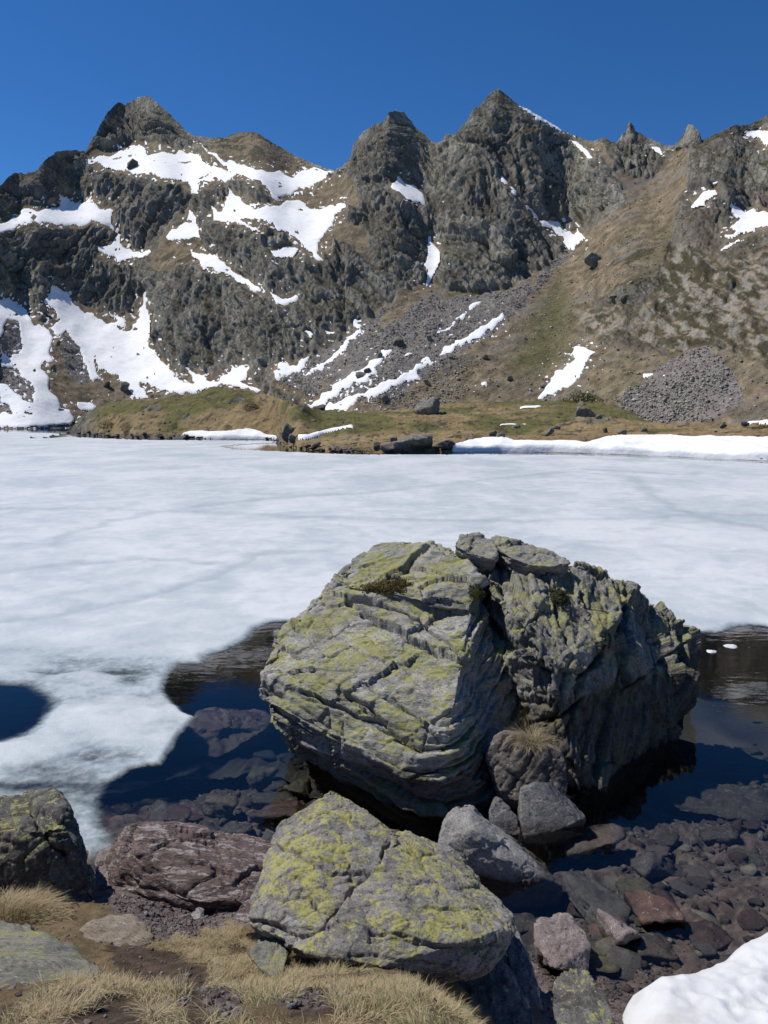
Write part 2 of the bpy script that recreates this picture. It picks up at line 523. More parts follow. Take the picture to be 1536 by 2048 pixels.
SNOW = [  # outline, label
    (z1((340, 350), (440, 318), (510, 290), (520, 272), (560, 275), (600, 320), (650, 305), (690, 325), (710, 308), (790, 318), (810, 345), (870, 370), (930, 385), (870, 340), (820, 300),
        (780, 262), (830, 295), (900, 335), (980, 350), (1040, 375), (1110, 385), (1170, 405), (1230, 375), (1345, 382), (1290, 420), (1230, 455), (1180, 470), (1150, 495), (1100, 500),
        (1060, 450), (1000, 420), (950, 402), (900, 430), (830, 420), (800, 435), (800, 470), (770, 480), (760, 440), (700, 428), (650, 410), (600, 400), (540, 395), (490, 380), (440, 370), (390, 365)),
     'broad snowfield below the leftmost square-topped summit'),
    (z1((845, 520), (890, 540), (920, 480), (900, 440), (960, 490), (1000, 530), (1090, 535), (1110, 520), (1170, 500), (1200, 500), (1240, 540), (1290, 540), (1350, 505), (1400, 520), (1350, 560),
        (1310, 600), (1300, 650), (1265, 700), (1285, 750), (1250, 740), (1240, 700), (1190, 670), (1150, 635), (1100, 620), (1060, 590), (1000, 575), (960, 580), (1000, 600), (1070, 650), (1010, 625), (940, 595), (860, 575)),
     'snow bowl running down left of the double rocky peak, below the saddle'),
    (z1((1080, 705), (1150, 690), (1200, 690), (1170, 730), (1100, 735)), 'small snow ledge just under the snow bowl'),
    (z1((-620, 610), (-420, 560), (-180, 575), (0, 595), (60, 570), (90, 540), (180, 540), (240, 525), (235, 478), (290, 510), (345, 515), (370, 485), (390, 530), (455, 545), (450, 590), (480, 640), (500, 690), (530, 710), (605, 700), (590, 730),
        (530, 735), (490, 752), (430, 720), (385, 690), (440, 680), (470, 650), (440, 600), (370, 590), (340, 610), (240, 600), (170, 590), (80, 600), (0, 630), (-200, 640), (-430, 625)),
     'forked snowfield on the ledge between the two left crags'),
    (z1((760, 525), (775, 560), (790, 600), (790, 655), (720, 650), (650, 670), (700, 610), (740, 575)), 'triangular snow patch in the notch of the dark left crag'),
    (z1((755, 690), (800, 712), (860, 725), (930, 780), (1000, 830), (1055, 855), (1020, 870), (960, 830), (900, 795), (850, 775), (815, 790), (800, 760)), 'diagonal snow ribbon slanting across the dark left crag'),
    (z1((1080, 865), (1130, 900), (1190, 880), (1190, 900), (1150, 925), (1100, 910)), 'short snow wedge at the lower end of the diagonal ribbon'),
    (z1((170, 910), (205, 850), (270, 870), (300, 930), (340, 955), (350, 935), (420, 985), (470, 1000), (430, 940), (500, 980), (500, 1010), (470, 1020), (520, 1030), (560, 960), (590, 875), (605, 875), (590, 930),
        (600, 1000), (600, 1090), (640, 1135), (690, 1180), (720, 1230), (790, 1240), (750, 1180), (830, 1220), (880, 1220), (930, 1160), (995, 1165), (990, 1200), (950, 1230), (1040, 1255), (1030, 1270), (940, 1255),
        (880, 1240), (820, 1265), (760, 1285), (650, 1270), (590, 1240), (560, 1240), (590, 1290), (545, 1295), (500, 1240), (440, 1190), (400, 1165), (370, 1120), (400, 1220), (360, 1225), (330, 1130), (300, 1080),
        (260, 1030), (230, 1040), (190, 1010), (240, 990), (230, 950)),
     'largest lower snowfield sweeping to the foot of the rounded dark crag'),
    (z1((-520, 1000), (-380, 930), (-200, 900), (0, 905), (30, 888), (70, 900), (110, 940), (135, 990), (200, 1020), (215, 1060), (190, 1100), (210, 1140), (160, 1160), (190, 1210), (200, 1270), (240, 1320), (300, 1370), (290, 1400), (150, 1415),
        (-420, 1425), (-560, 1380), (-250, 1340), (0, 1350), (60, 1370), (40, 1330), (0, 1310), (0, 1240), (80, 1290), (130, 1320), (140, 1260), (60, 1180), (0, 1165), (0, 1090), (40, 1130), (90, 1100), (70, 990), (25, 980), (0, 1050), (-240, 1080)),
     'broken snowfield reaching the lake at the left end of the ice'),
    (z1((300, 1310), (360, 1300), (385, 1320), (370, 1340), (310, 1335)), 'small round snow patch above the left tip of the grassy knoll'),
    (z3((150, 375), (155, 320), (175, 270), (230, 268), (300, 265), (380, 230), (350, 270), (280, 320), (200, 365), (165, 378)), 'wedge of snow under the right foot of the rounded crag'),
    (z3((300, 370), (340, 330), (420, 280), (500, 220), (540, 180), (600, 110), (650, 60), (635, 10), (640, -20), (680, -10), (685, 30), (665, 50), (695, 72), (650, 110), (620, 140), (580, 170), (560, 200), (580, 205),
        (520, 250), (460, 280), (420, 310), (360, 340)), 'long curved snow tongue left of the central scree slope'),
    (z3((350, 530), (380, 500), (450, 450), (540, 400), (560, 380), (620, 350), (650, 325), (690, 310), (720, 280), (730, 250), (790, 230), (800, 185), (830, 180), (885, 185), (860, 215), (815, 260), (790, 290), (800, 330),
        (770, 345), (740, 350), (740, 380), (700, 400), (650, 400), (600, 430), (540, 460), (500, 490), (430, 520), (380, 545)), 'upper of the two snow bands above the meadow boulder'),
    (z3((400, 550), (480, 510), (560, 490), (640, 470), (700, 450), (720, 435), (760, 420), (800, 400), (850, 370), (900, 350), (960, 330), (1010, 300), (1040, 270), (1090, 240), (1100, 260), (1150, 265), (1080, 300), (1030, 320),
        (1050, 335), (1000, 360), (930, 390), (870, 410), (850, 440), (790, 470), (720, 510), (730, 480), (690, 470), (660, 480), (640, 510), (600, 550), (500, 560), (440, 590), (350, 590), (355, 560)), 'lower of the two snow bands above the meadow boulder'),
    (z3((935, 230), (975, 205), (1005, 215), (960, 240)), 'tiny snow fleck among stones above the two snow bands'),
    (z3((340, 65), (370, 68), (390, 85), (375, 125), (355, 100)), 'small upright snow fleck beside the crag left of the curved tongue'),
    (z3((460, 70), (540, 68), (475, 98)), 'small snow sliver touching the left of the curved tongue'),
    (z3((1415, 395), (1440, 378), (1460, 390), (1450, 420), (1435, 415)), 'lone small snow fleck low on the brown slope above the meadow'),
    (z2((30, 450), (45, 408), (110, 435), (160, 480), (180, 540), (130, 515), (90, 510), (60, 480)), 'snow patch high on the face of the left twin peak'),
    (z2((180, 645), (195, 645), (195, 675), (230, 710), (205, 780), (185, 830), (165, 855), (170, 770), (150, 755), (170, 745)), 'narrow upright snow gully between the feet of the twin peaks'),
    (z2((540, 115), (620, 150), (712, 212), (705, 226), (640, 190), (590, 165)), 'thin snow cornice on the right ridge of the tallest peak'),
    (z2((745, 265), (780, 275), (820, 310), (848, 348), (820, 340), (780, 300)), 'snow streak on the shoulder right of the tallest peak'),
    (z2((915, 430), (950, 465), (935, 458)), 'short snow sliver at the right foot of the tallest peak'),
    (z2((450, 395), (465, 397), (500, 440), (540, 490), (590, 535), (630, 580), (690, 590), (720, 630), (760, 640), (780, 625), (810, 650), (770, 695), (735, 700), (715, 650), (660, 620), (610, 570), (560, 520), (510, 470)),
     'long diagonal snow couloir down the face of the tallest peak'),
    (z2((1060, 280), (1110, 295), (1125, 335), (1100, 320), (1075, 295)), 'snow patch right of the small pointed pinnacle'),
    (z2((1440, 225), (1510, 225), (1700, 245), (1700, 290), (1530, 275), (1490, 260), (1450, 240)), 'snow patch near the skyline at the right edge'),
    (z2((1270, 475), (1325, 460), (1330, 480), (1290, 505), (1280, 530), (1225, 545), (1250, 510)), 'slanted snow patch below the right-hand crags, left of the bigger one'),
    (z2((1375, 525), (1400, 520), (1450, 545), (1700, 545), (1700, 600), (1536, 605), (1440, 635), (1400, 650), (1350, 660), (1410, 625), (1340, 615), (1400, 600), (1430, 580), (1390, 560)), 'wide snow patch at the right edge below the crags'),
    (z2((1325, 720), (1380, 680), (1430, 650), (1425, 670), (1370, 700)), 'thin snow sliver just below the wide right-edge snow patch'),
    (z2((330, 925), (360, 910), (400, 900), (370, 930), (340, 945)), 'small snow patch at the top of the middle scree'),
    (z2((195, 1035), (250, 1005), (335, 955), (335, 970), (280, 1005), (220, 1035)), 'thin snow streak above the longer streak on the middle scree'),
    (z2((220, 1125), (240, 1090), (300, 1060), (380, 1010), (480, 945), (485, 965), (440, 1010), (360, 1060), (290, 1090), (260, 1125)), 'long straight snow streak on the middle scree slope'),
    (z2((760, 1090), (800, 1085), (830, 1100), (860, 1090), (820, 1150), (795, 1180), (790, 1220), (730, 1255), (650, 1295), (615, 1295), (650, 1250), (680, 1210), (720, 1170), (755, 1140)), 'ragged snow patch on the grass above the round green bush'),
    (z2((1030, 1195), (1080, 1185), (1075, 1200), (1035, 1210)), 'small snow fleck above the right-hand talus fan'),
]
MEADOW_SNOW = [
    (z5((735, 318), (800, 296), (990, 301), (1110, 291), (1200, 298), (1295, 330), (1290, 345), (1050, 345), (900, 336)), 'white snow strip at the waterline of the grassy knoll', 0.5),
    (z3((295, 715), (340, 710), (420, 700), (480, 680), (560, 662), (635, 650), (637, 675), (560, 682), (480, 697), (400, 722), (330, 735), (298, 738)), 'curved snow strip rising from the pointed shore boulder', 0.4),
    (z3((730, 552), (800, 540), (915, 530), (860, 550), (740, 558)), 'thin snow line on the meadow crest left of the big block', 0.25),
    (z4((105, 213), (150, 206), (255, 205), (230, 218), (120, 222)), 'short snow line on the meadow left of the green bush', 0.25),
    (z4((0, 306), (160, 310), (150, 319), (0, 318)), 'thin snow line low on the meadow above the snow bank', 0.25),
    (z4((-275, 462), (-230, 440), (-180, 422), (0, 410), (140, 425), (300, 425), (430, 430), (490, 440), (540, 425), (600, 402), (700, 400), (900, 395), (1300, 400), (1536, 408), (3000, 420), (3000, 640), (1536, 600),
        (1400, 580), (1200, 560), (900, 540), (600, 520), (300, 510), (0, 495), (-260, 482)), 'long white snow bank along the right-hand far shore', 0.7),
    (z4((1305, 300), (1350, 290), (1450, 265), (1536, 240), (1900, 220), (1900, 330), (1536, 322), (1440, 315), (1380, 318), (1330, 312)), 'snow patch at the right edge below the talus fan', 0.5),
]


def column_grid():
    return np.concatenate([np.arange(-500, -24, 12.0), np.arange(-24, 1560, 2.0), np.arange(1560, 2040, 12.0)])


def build_sheet(U, vb, vt, Y0, slope_of, rows, cap=0.014, ease=5.0, mid=None):
    """climbs column by column from the foot line to the crest line at the slope of the ground there"""
    t = np.linspace(0, 1, rows)
    if mid is None:
        V = vb[None, :] + t[:, None] * (vt - vb)[None, :]
    else:                                   # lower rows follow the smoothed crest, the last quarter the real one
        V = np.where(t[:, None] < 0.8, vb[None, :] + t[:, None] / 0.8 * (mid - vb)[None, :], mid[None, :] + (t[:, None] - 0.8) / 0.2 * (vt - mid)[None, :])
    UU = np.broadcast_to(U[None, :], V.shape)
    d = ray(UU, V)
    e = d[..., 2] / d[..., 1]
    S = slope_of(UU, V)
    S = np.maximum(S, np.degrees(np.arctan(e)) + ease)
    T = np.tan(np.radians(S))
    Y = np.zeros_like(V)
    Y[0] = Y0
    for i in range(1, rows):
        z = CAM_H + e[i - 1] * Y[i - 1]
        yn = (z - CAM_H - T[i] * Y[i - 1]) / (e[i] - T[i])
        Y[i] = np.clip(yn, Y[i - 1], Y[i - 1] * (1 + cap * np.clip(np.abs(V[i] - V[i - 1]) / 1.8, 0.05, 2)))
    return UU, V, Y


def fromY(UU, V, Y):
    d = ray(UU, V)
    return np.array([0, 0, CAM_H]) + d * (Y / d[..., 1])[..., None]


def grid_normals(P):
    a = np.gradient(P, axis=1)
    b = np.gradient(P, axis=0)
    n = np.cross(a, b)
    n /= np.linalg.norm(n, axis=-1)[..., None] + 1e-9
    return n


def grid_quads(R, C, mask=None):
    i = np.arange(R * C).reshape(R, C)
    q = np.stack([i[:-1, :-1], i[:-1, 1:], i[1:, 1:], i[1:, :-1]], -1)
    return q.reshape(-1, 4) if mask is None else q[mask]


def sub_mesh(V, q, *cols):
    ids, inv = np.unique(q.ravel(), return_inverse=True)
    return V[ids], inv.reshape(q.shape), [c[ids] for c in cols]


def cells(mask):
    m = mask.astype(int)
    return (m[:-1, :-1] + m[:-1, 1:] + m[1:, 1:] + m[1:, :-1]) >= 3


U = column_grid()
C = len(U)
sky_v = np.interp(U, SKYLINE[:, 0], SKYLINE[:, 1])
mt = np.interp(U, MEADOW_TOP[:, 0], MEADOW_TOP[:, 1])
vb = np.where(U < 100, 861.0, np.minimum(mt + 22, 868))
vb = gauss(vb[None, :], 16, 1)[0]
Yd = np.interp(U, [-500, 60, 230, 420, 560, 700, 1100, 1250, 1400, 1536, 2040], [255, 232, 275, 270, 240, 205, 200, 175, 150, 140, 135])
Yd = gauss(Yd[None, :], 16, 1)[0]
R = 330

jag = fbm(np.stack([U / 9.0, U * 0, U * 0 + 3], 1), 4, 0.6)
rough_sky = np.interp(U, [0, 380, 450, 640, 690, 1130, 1180, 2000], [1, 1, .25, .15, 1, 1, .7, 1])
sky_v = sky_v + 2.6 * jag * rough_sky


def warp2(UU, V, amp, sc, seed, o=4):
    q = np.stack([UU.ravel() / sc, V.ravel() / sc, np.full(UU.size, seed)], 1)
    return (UU + amp * fbm(q, o, 0.6).reshape(UU.shape), V + amp * fbm(q + 31.7, o, 0.6).reshape(UU.shape))


CLS = {}


def slope_mtn(UU, V):
    wu, wv = warp2(UU, V, 9, 40, 1.5)
    g = np.zeros(UU.shape, bool)
    for p in GRASS:
        g |= inside(p, wu, wv)
    s = np.zeros(UU.shape, bool)
    for p in SCREE:
        s |= inside(p, wu, wv)
    isl = np.zeros(UU.shape, bool)
    for p in ISLAND:
        isl |= inside(p, wu, wv)
    gr = np.zeros(UU.shape, bool)
    for p in GREEN:
        gr |= inside(p, wu, wv)
    bu = np.zeros(UU.shape, bool)
    for p in BUSHY:
        bu |= inside(p, wu, wv)
    su, sv = warp2(UU, V, 6.5, 20, 8.5, 5)
    sid = np.full(UU.shape, -1)
    hole = fbm(np.stack([UU.ravel() / 26, V.ravel() / 11, np.full(UU.size, 5.0)], 1), 4, 0.6).reshape(UU.shape)
    for k, (p, _) in enumerate(SNOW):
        big = (np.ptp(np.array(p)[:, 0]) > 60)
        m = inside(p, su if big else 0.5 * (su + UU), sv if big else 0.5 * (sv + V))
        if big:
            m &= hole < 0.80
        sid[m] = k
    rag = fbm(np.stack([UU.ravel() / 8, V.ravel() / 5, np.full(UU.size, 21.0)], 1), 4, 0.65).reshape(UU.shape)
    allm = gauss(gauss((sid >= 0).astype(float), 1.6, 1), 1.6, 0)
    wide = gauss(gauss((sid >= 0).astype(float), 5, 1), 5, 0)
    sid[(allm + 0.42 * rag < 0.34) & (wide > 0.3)] = -1
    near_snow = gauss(gauss((sid >= 0).astype(float), 9, 1), 7, 0)
    fl = fbm(np.stack([UU.ravel() / 9, V.ravel() / 5.5, np.full(UU.size, 12.0)], 1), 4, 0.62).reshape(UU.shape)
    sid[(sid < 0) & (fl > 0.60 - 1.0 * np.clip(near_snow, 0, 0.5)) & (near_snow > 0.015)] = len(SNOW)
    snow = sid >= 0
    rock = (~(g | s)) | (isl & ~s)
    isn = fbm(np.stack([(UU.ravel() - 0.3 * V.ravel()) / 17, V.ravel() / 34, np.full(UU.size, 9.0)], 1), 5, 0.65).reshape(UU.shape)
    rock &= ~(isl & (isn < 0.0) & (UU > 1100) & (V > 440))
    rock &= ~snow
    CLS.update(grass=g & ~isl, scree=s, rock=rock, snow=sid, green=gr, bushy=bu, island=isl)
    S = np.where(rock, 51.0, np.where(snow, 28.0, np.where(s, 33.0, 34.0)))
    S = np.where(isl & rock, 41.0, S)
    q = np.stack([UU.ravel() / 70, V.ravel() / 50, np.full(UU.size, 2.0)], 1)
    S = S + 9 * fbm(q, 3).reshape(UU.shape) * rock
    return gauss(gauss(S, 2.5, 1), 1.5, 0)


mid_v = np.maximum(gauss(np.interp(U, SKYLINE[:, 0], SKYLINE[:, 1])[None], 22, 1)[0] + 22, sky_v + 12)
mid_v = np.maximum(gauss(mid_v[None], 10, 1)[0] + 8, sky_v + 3)
UU, VV, Y = build_sheet(U, vb, sky_v, Yd, slope_mtn, R, mid=mid_v)
L = np.log(Y)
L = gauss(L, 13.0, 1)
L = gauss(L, 1.2, 0)
Y = np.exp(L)
P = fromY(UU, VV, Y)
N0 = grid_normals(np.stack([gauss(gauss(P[..., k], 6, 1), 6, 0) for k in range(3)], -1))
rockf = gauss(gauss(CLS['rock'].astype(float), 2.0, 1), 2.0, 0)
snowf = gauss(gauss((CLS['snow'] >= 0).astype(float), 1.5, 1), 1.5, 0)
rockf *= smooth(0.30, 0.75, rockf)
rockf *= 1 - smooth(0.06, 0.40, gauss(gauss((CLS['snow'] >= 0).astype(float), 2.8, 1), 2.8, 0))
Pf = P.reshape(-1, 3)
wrp = np.stack([fbm(Pf / 30 + k * 50, 3) for k in range(3)], 1)
Q = Pf + 7 * wrp
# ribs and beds run down the faces: stretch the fields along the slope, leaning more on the twin peaks
tilt = np.where((UU.ravel() > 690) & (UU.ravel() < 1260), 0.62, 0.22) + 0.25 * fbm(Pf / 90 + 12, 2)
sx_ = Q[:, 0] + tilt * Q[:, 2]


def along(k, base):
    return np.stack([base[:, 0] + tilt * base[:, 2], k * base[:, 1], k * base[:, 2]], 1)


Qd = along(0.45, Q)
Qs = along(0.13, Pf + 2.2 * wrp)
f1, e1 = facets(Qd / 34)
f2, e2 = facets(along(0.35, Q) / 11 + 40)
f3, e3 = facets(along(0.4, Pf + 2 * wrp) / 4.6 + 90)
f4, e4 = facets(along(0.5, Pf) / 2.1 + 150)
disp_r = 34 * 0.10 * f1 + 11 * 0.09 * f2 + 4.6 * 0.13 * f3 + 2.1 * 0.40 * f4 + 2.6 * ridged(Qs / 15 + 60, 3, 0.55) + 1.5 * ridged(Qs / 4.4 + 33, 3, 0.65) - 2.5
disp_r += -1.2 * np.exp(-(e1 / 0.08) ** 2) - 0.5 * np.exp(-(e2 / 0.08) ** 2)
fine = fbm(Pf / 3.0, 3, 0.6)
disp_g = 1.1 * fbm(Pf / 24, 3) + 0.30 * fbm(Pf / 5, 3)
stone = np.maximum(0, fbm(Pf / 1.7 + 80, 2) - 0.25)
disp_g += (0.7 * CLS['scree'].ravel() + 0.25) * stone
trow = np.linspace(0, 1, R)[:, None]
edge = 1 - 0.82 * smooth(0.72, 0.96, trow) * np.ones_like(VV)
dist_f = np.clip(Y.ravel() / 380, 0.6, 1.25)
rf = rockf.ravel()
rsoft = 1 - 0.45 * smooth(1120, 1180, UU.ravel()) * smooth(400, 470, VV.ravel())
disp = edge.ravel() * (rf * rsoft * (disp_r * dist_f + 0.7 * fine) + (1 - rf) * disp_g)
DISP = disp.reshape(R, C)
PM = P + N0 * DISP[..., None]
n1 = grid_normals(PM)
nz = n1[..., 2].ravel()
# colours of the ground: stone, dry grass, heath, scree
lowf = fbm(Pf / 40, 3)
medf = fbm(Pf / 9 + 7, 4, 0.6)


def lerp(a, b, t):
    return a + (b - a) * t[:, None]


one = np.ones((len(Pf), 1))
rockc = lerp(one * [0.115, 0.108, 0.094], one * [0.36, 0.34, 0.285], np.clip(0.5 + 0.40 * medf + 0.25 * f1 + 0.2 * f3 + 0.35 * fbm(Qs / 6 + 14, 3), 0, 1))
rockc = lerp(rockc, one * [0.16, 0.13, 0.125], 0.35 * smooth(0.1, 0.6, lowf))
rightf = smooth(1120, 1180, UU.ravel()) * smooth(400, 470, VV.ravel())
rockc = lerp(rockc, one * [0.17, 0.145, 0.10], 0.45 * rightf)
grassc = lerp(one * [0.160, 0.123, 0.077], one * [0.228, 0.183, 0.124], np.clip(0.5 + 0.5 * medf, 0, 1))
tuf = fbm(Pf / 3.2 + 5, 4, 0.65)
grassc = grassc * (1 + 0.55 * np.clip(tuf, -0.9, 0.9))[:, None]
streak = fbm(np.stack([(UU.ravel() * 0.42 + VV.ravel() * 0.9) / 16, (UU.ravel() * 0.9 - VV.ravel() * 0.42) / 150, UU.ravel() * 0 + 4], 1), 4, 0.6)
grassc = lerp(grassc, one * [0.20, 0.185, 0.165], 0.65 * smooth(0.05, 0.45, streak) * smooth(620, 760, UU.ravel()))
grassc = lerp(grassc, one * [0.105, 0.105, 0.04], 0.75 * gauss(gauss(CLS['green'].astype(float), 8, 1), 8, 0).ravel() + 0.25 * smooth(0.1, 0.7, lowf))
heath = one * [0.05, 0.048, 0.022]
grassc = lerp(grassc, heath, 0.85 * smooth(0.15, 0.40, medf + 0.3 * f3) * (0.15 + 0.85 * gauss(gauss(CLS['bushy'].astype(float), 6, 1), 6, 0).ravel()))
screec = lerp(one * [0.15, 0.13, 0.125], one * [0.24, 0.22, 0.195], np.clip(0.5 + 0.6 * fbm(Pf / 2.5, 3), 0, 1))
gc = np.where(CLS['scree'].ravel()[:, None], screec, grassc)
ledge = smooth(0.52, 0.74, nz + 0.25 * fbm(Pf / 7 + 3, 4, 0.6)) * rf
rc = lerp(rockc, lerp(one * [0.10, 0.082, 0.045], one * [0.06, 0.058, 0.026], smooth(-0.1, 0.4, medf)), 0.85 * ledge)
tint = lerp(gc, rc, smooth(0.25, 0.6, rf))
mott = fbm(along(0.35, Pf) / 2.4 + 44, 4, 0.7)
isf = gauss(gauss(CLS['island'].astype(float), 5, 1), 5, 0).ravel() * rightf * (1 - CLS['scree'].ravel())
tint = lerp(tint, one * [0.055, 0.050, 0.026], 0.85 * isf * smooth(0.05, 0.30, mott + 0.25 * lowf))
tint = lerp(tint, one * [0.29, 0.27, 0.225], 0.85 * isf * smooth(-0.10, -0.35, mott + 0.15 * medf))
tint = np.clip(tint, 0.02, 0.6)

# rows that close the range: a toe under the lake and a back slope
back = []
base = PM[-1]
for k in range(1, 9):
    b = base.copy()
    b[:, 1] += 6.0 * k ** 1.4
    b[:, 2] -= 5.0 * k ** 1.4
    b += 1.5 * np.stack([pnoise(b / 14 + m * 9) for m in range(3)], 1)
    back.append(b)
toe = PM[0].copy()
toe[:, 1] -= 6
toe[:, 2] = -7
ALLP = np.concatenate([toe[None], PM, np.array(back)], 0)
RT = ALLP.shape[0]
tt = tint.reshape(R, C, 3)
tt = np.concatenate([tt[:1], tt, np.repeat(tt[-1:], 8, 0)], 0)
rr = np.concatenate([rockf[:1], rockf, np.repeat(rockf[-1:], 8, 0)], 0)
idU = np.concatenate([UU[:1], UU, np.repeat(UU[-1:], 8, 0)], 0)
idV = np.concatenate([VV[:1], VV, np.repeat(VV[-1:], 8, 0)], 0)
wu, wv = warp2(idU, idV, 10, 50, 3.3)
centre_poly = [(672, 120), (1125, 120), (1128, 262), (1180, 300), (1240, 360), (1255, 412), (1180, 465), (1050, 562), (980, 590), (860, 560), (740, 620), (700, 520), (690, 440)]
reg = np.where(inside(centre_poly, wu, wv), 1, np.where((idU - 700) * 0.75 + (idV - 640) * 1.0 > 60, 2, 0))
reg = np.where((idU > 1120) & (reg == 0), 2, reg)
regc = reg[:-1, :-1]
for k, (nm, lb) in enumerate((('mountain', 'craggy dark massif on the left with a square-topped summit and snowfields'),
                              ('mountain', 'twin pointed grey rock peaks at the middle of the range'),
                              ('mountain_slope', 'brown grassy slope with scree and crags right of the twin peaks'))):
    q = grid_quads(RT, C, regc == k)
    v, q, (c_, r_) = sub_mesh(ALLP.reshape(-1, 3), q, tt.reshape(-1, 3), rr.ravel())
    link(nm, mesh_np(nm, v, quads=q, colors=c_, attrs={'rock': r_}, smooth_shade=False), M['terrain'], label=lb, kind='structure')

# each snow patch is a blanket of its own lying on that ground
DS = gauss(gauss(DISP, 3.0, 1), 3.0, 0)
PG = P + N0 * DS[..., None]
for k, (poly, lb) in enumerate(SNOW + [(None, 'small leftover flecks of snow round the bigger snow patches')]):
    m = CLS['snow'] == k
    if m.sum() < 4:
        continue
    ins = gauss(gauss(m.astype(float), 1.5, 1), 1.5, 0)
    thick = 0.0 + 0.4 * smooth(0.35, 0.9, ins)
    vv = PG + N0 * thick[..., None]
    cm = cells(m)
    q = grid_quads(R, C, cm)
    if len(q) < 2:
        continue
    v, q, _ = sub_mesh(vv.reshape(-1, 3), q)
    me = mesh_np('snow_patch', v, quads=q)
    loc = centre_mesh(me)
    if poly is None:
        link('snow_flecks', me, M['snow'], label=lb, cat='snow', kind='stuff', loc=loc)
    else:
        link('snow_patch', me, M['snow'], label=lb, cat='snow patch', group='snow patches on the mountainside', loc=loc)

# ---------------------------------------------------------------- the meadow and knoll on the far shore
UM = U[(U > 60)]
CM = len(UM)
mvb = np.interp(UM, SHORE[:, 0], SHORE[:, 1])
mvt = np.interp(UM, MEADOW_TOP[:, 0], MEADOW_TOP[:, 1])
mvt = np.minimum(mvt + 1.2 * fbm(np.stack([UM / 14, UM * 0, UM * 0], 1), 3), mvb - 0.5)
dsh = ray(UM, mvb)
Ym = -CAM_H / dsh[:, 2] * dsh[:, 1]
RM = 80


def slope_meadow(UU, V):
    knoll = smooth(640, 560, UU)
    t = (V - mvb[None, :]) / (mvt - mvb)[None, :]
    s = 5.0 + 17 * smooth(0.16, 0.05, t) + 5 * np.exp(-((t - 0.55) / 0.12) ** 2)
    k = 31 - 12 * t
    S = s * (1 - knoll) + k * knoll
    return gauss(S, 6, 1)


UUm, VVm, YM = build_sheet(UM, mvb, mvt, Ym, slope_meadow, RM, cap=0.05, ease=1.5)
Lm = gauss(np.log(YM), 2.5, 1)
YM = np.exp(Lm)
Pm = fromY(UUm, VVm, YM)
Nm = grid_normals(Pm)
pf = Pm.reshape(-1, 3)
tm = np.linspace(0, 1, RM)[:, None] * np.ones_like(UUm)
mu, mv = warp2(UUm, VVm, 3.0, 15, 4.4, 5)
msid = np.full(UUm.shape, -1)
for k, (p, _, _) in enumerate(MEADOW_SNOW):
    msid[inside(p, mu * 0.6 + UUm * 0.4, mv * 0.3 + VVm * 0.7)] = k
stonec = fbm(pf / 1.3 + 5, 4, 0.6)
hump = 0.35 * fbm(pf / 6, 4, 0.55) + 0.12 * stonec
bankz = np.exp(-((tm - 0.07) / 0.06) ** 2).ravel() * (UUm.ravel() > 540)
hump += 0.3 * bankz * fbm(pf / 1.8 + 2, 4, 0.6)
knl = smooth(640, 560, UUm).ravel()
rocky = np.clip(smooth(0.55, 0.8, fbm(pf / 7 + 31, 3) + 0.5 * bankz) + (smooth(0.12, 0.04, tm) * (UUm < 560)).ravel() + (smooth(205, 160, UUm)).ravel(), 0, 1)
fr, _ = facets(pf / 1.6)
hump += rocky * 0.6 * fr
dm = (hump * smooth(0.0, 0.04, tm).ravel()).reshape(RM, CM)
PMm = Pm + np.array([0, 0, 1.0]) * dm[..., None]
o1 = np.ones((len(pf), 1))
mf = fbm(pf / 8 + 9, 4, 0.6)
mc = lerp(o1 * [0.20, 0.145, 0.07], o1 * [0.28, 0.21, 0.112], np.clip(0.5 + 0.6 * mf, 0, 1))
mc = lerp(mc, o1 * [0.10, 0.105, 0.032], 0.85 * smooth(0.05, 0.45, fbm(pf / 16 + 77, 3) + 0.5 * np.exp(-((tm.ravel() - 0.85) / 0.2) ** 2) - 0.1))
mc = lerp(mc, o1 * [0.055, 0.045, 0.028], 0.8 * smooth(0.25, 0.5, fbm(pf / 2.2 + 55, 4, 0.6)))
mc = lerp(mc, lerp(o1 * [0.09, 0.085, 0.075], o1 * [0.20, 0.19, 0.165], np.clip(0.5 + fr, 0, 1)), rocky * 0.9)
bk = []
for k in range(1, 13):
    b = PMm[-1].copy()
    b[:, 1] += 10 * k
    b[:, 2] -= 0.5 * k + 0.02 * k * k
    bk.append(b)
toe = PMm[0].copy()
toe[:, 1] -= 4
toe[:, 2] = -4
allm = np.concatenate([toe[None], PMm, np.array(bk)], 0)
mcg = mc.reshape(RM, CM, 3)
mcg = np.concatenate([mcg[:1], mcg, np.repeat(mcg[-1:], 12, 0)], 0)
rkm = rocky.reshape(RM, CM)
rkm = np.concatenate([rkm[:1], rkm, np.repeat(rkm[-1:], 12, 0)], 0)
link('meadow', mesh_np('meadow', allm.reshape(-1, 3), quads=grid_quads(allm.shape[0], CM), colors=mcg.reshape(-1, 3), attrs={'rock': rkm.ravel() * 0.6}), M['terrain'],
     label='low brown and green meadow with a grassy knoll on the far shore', kind='structure')
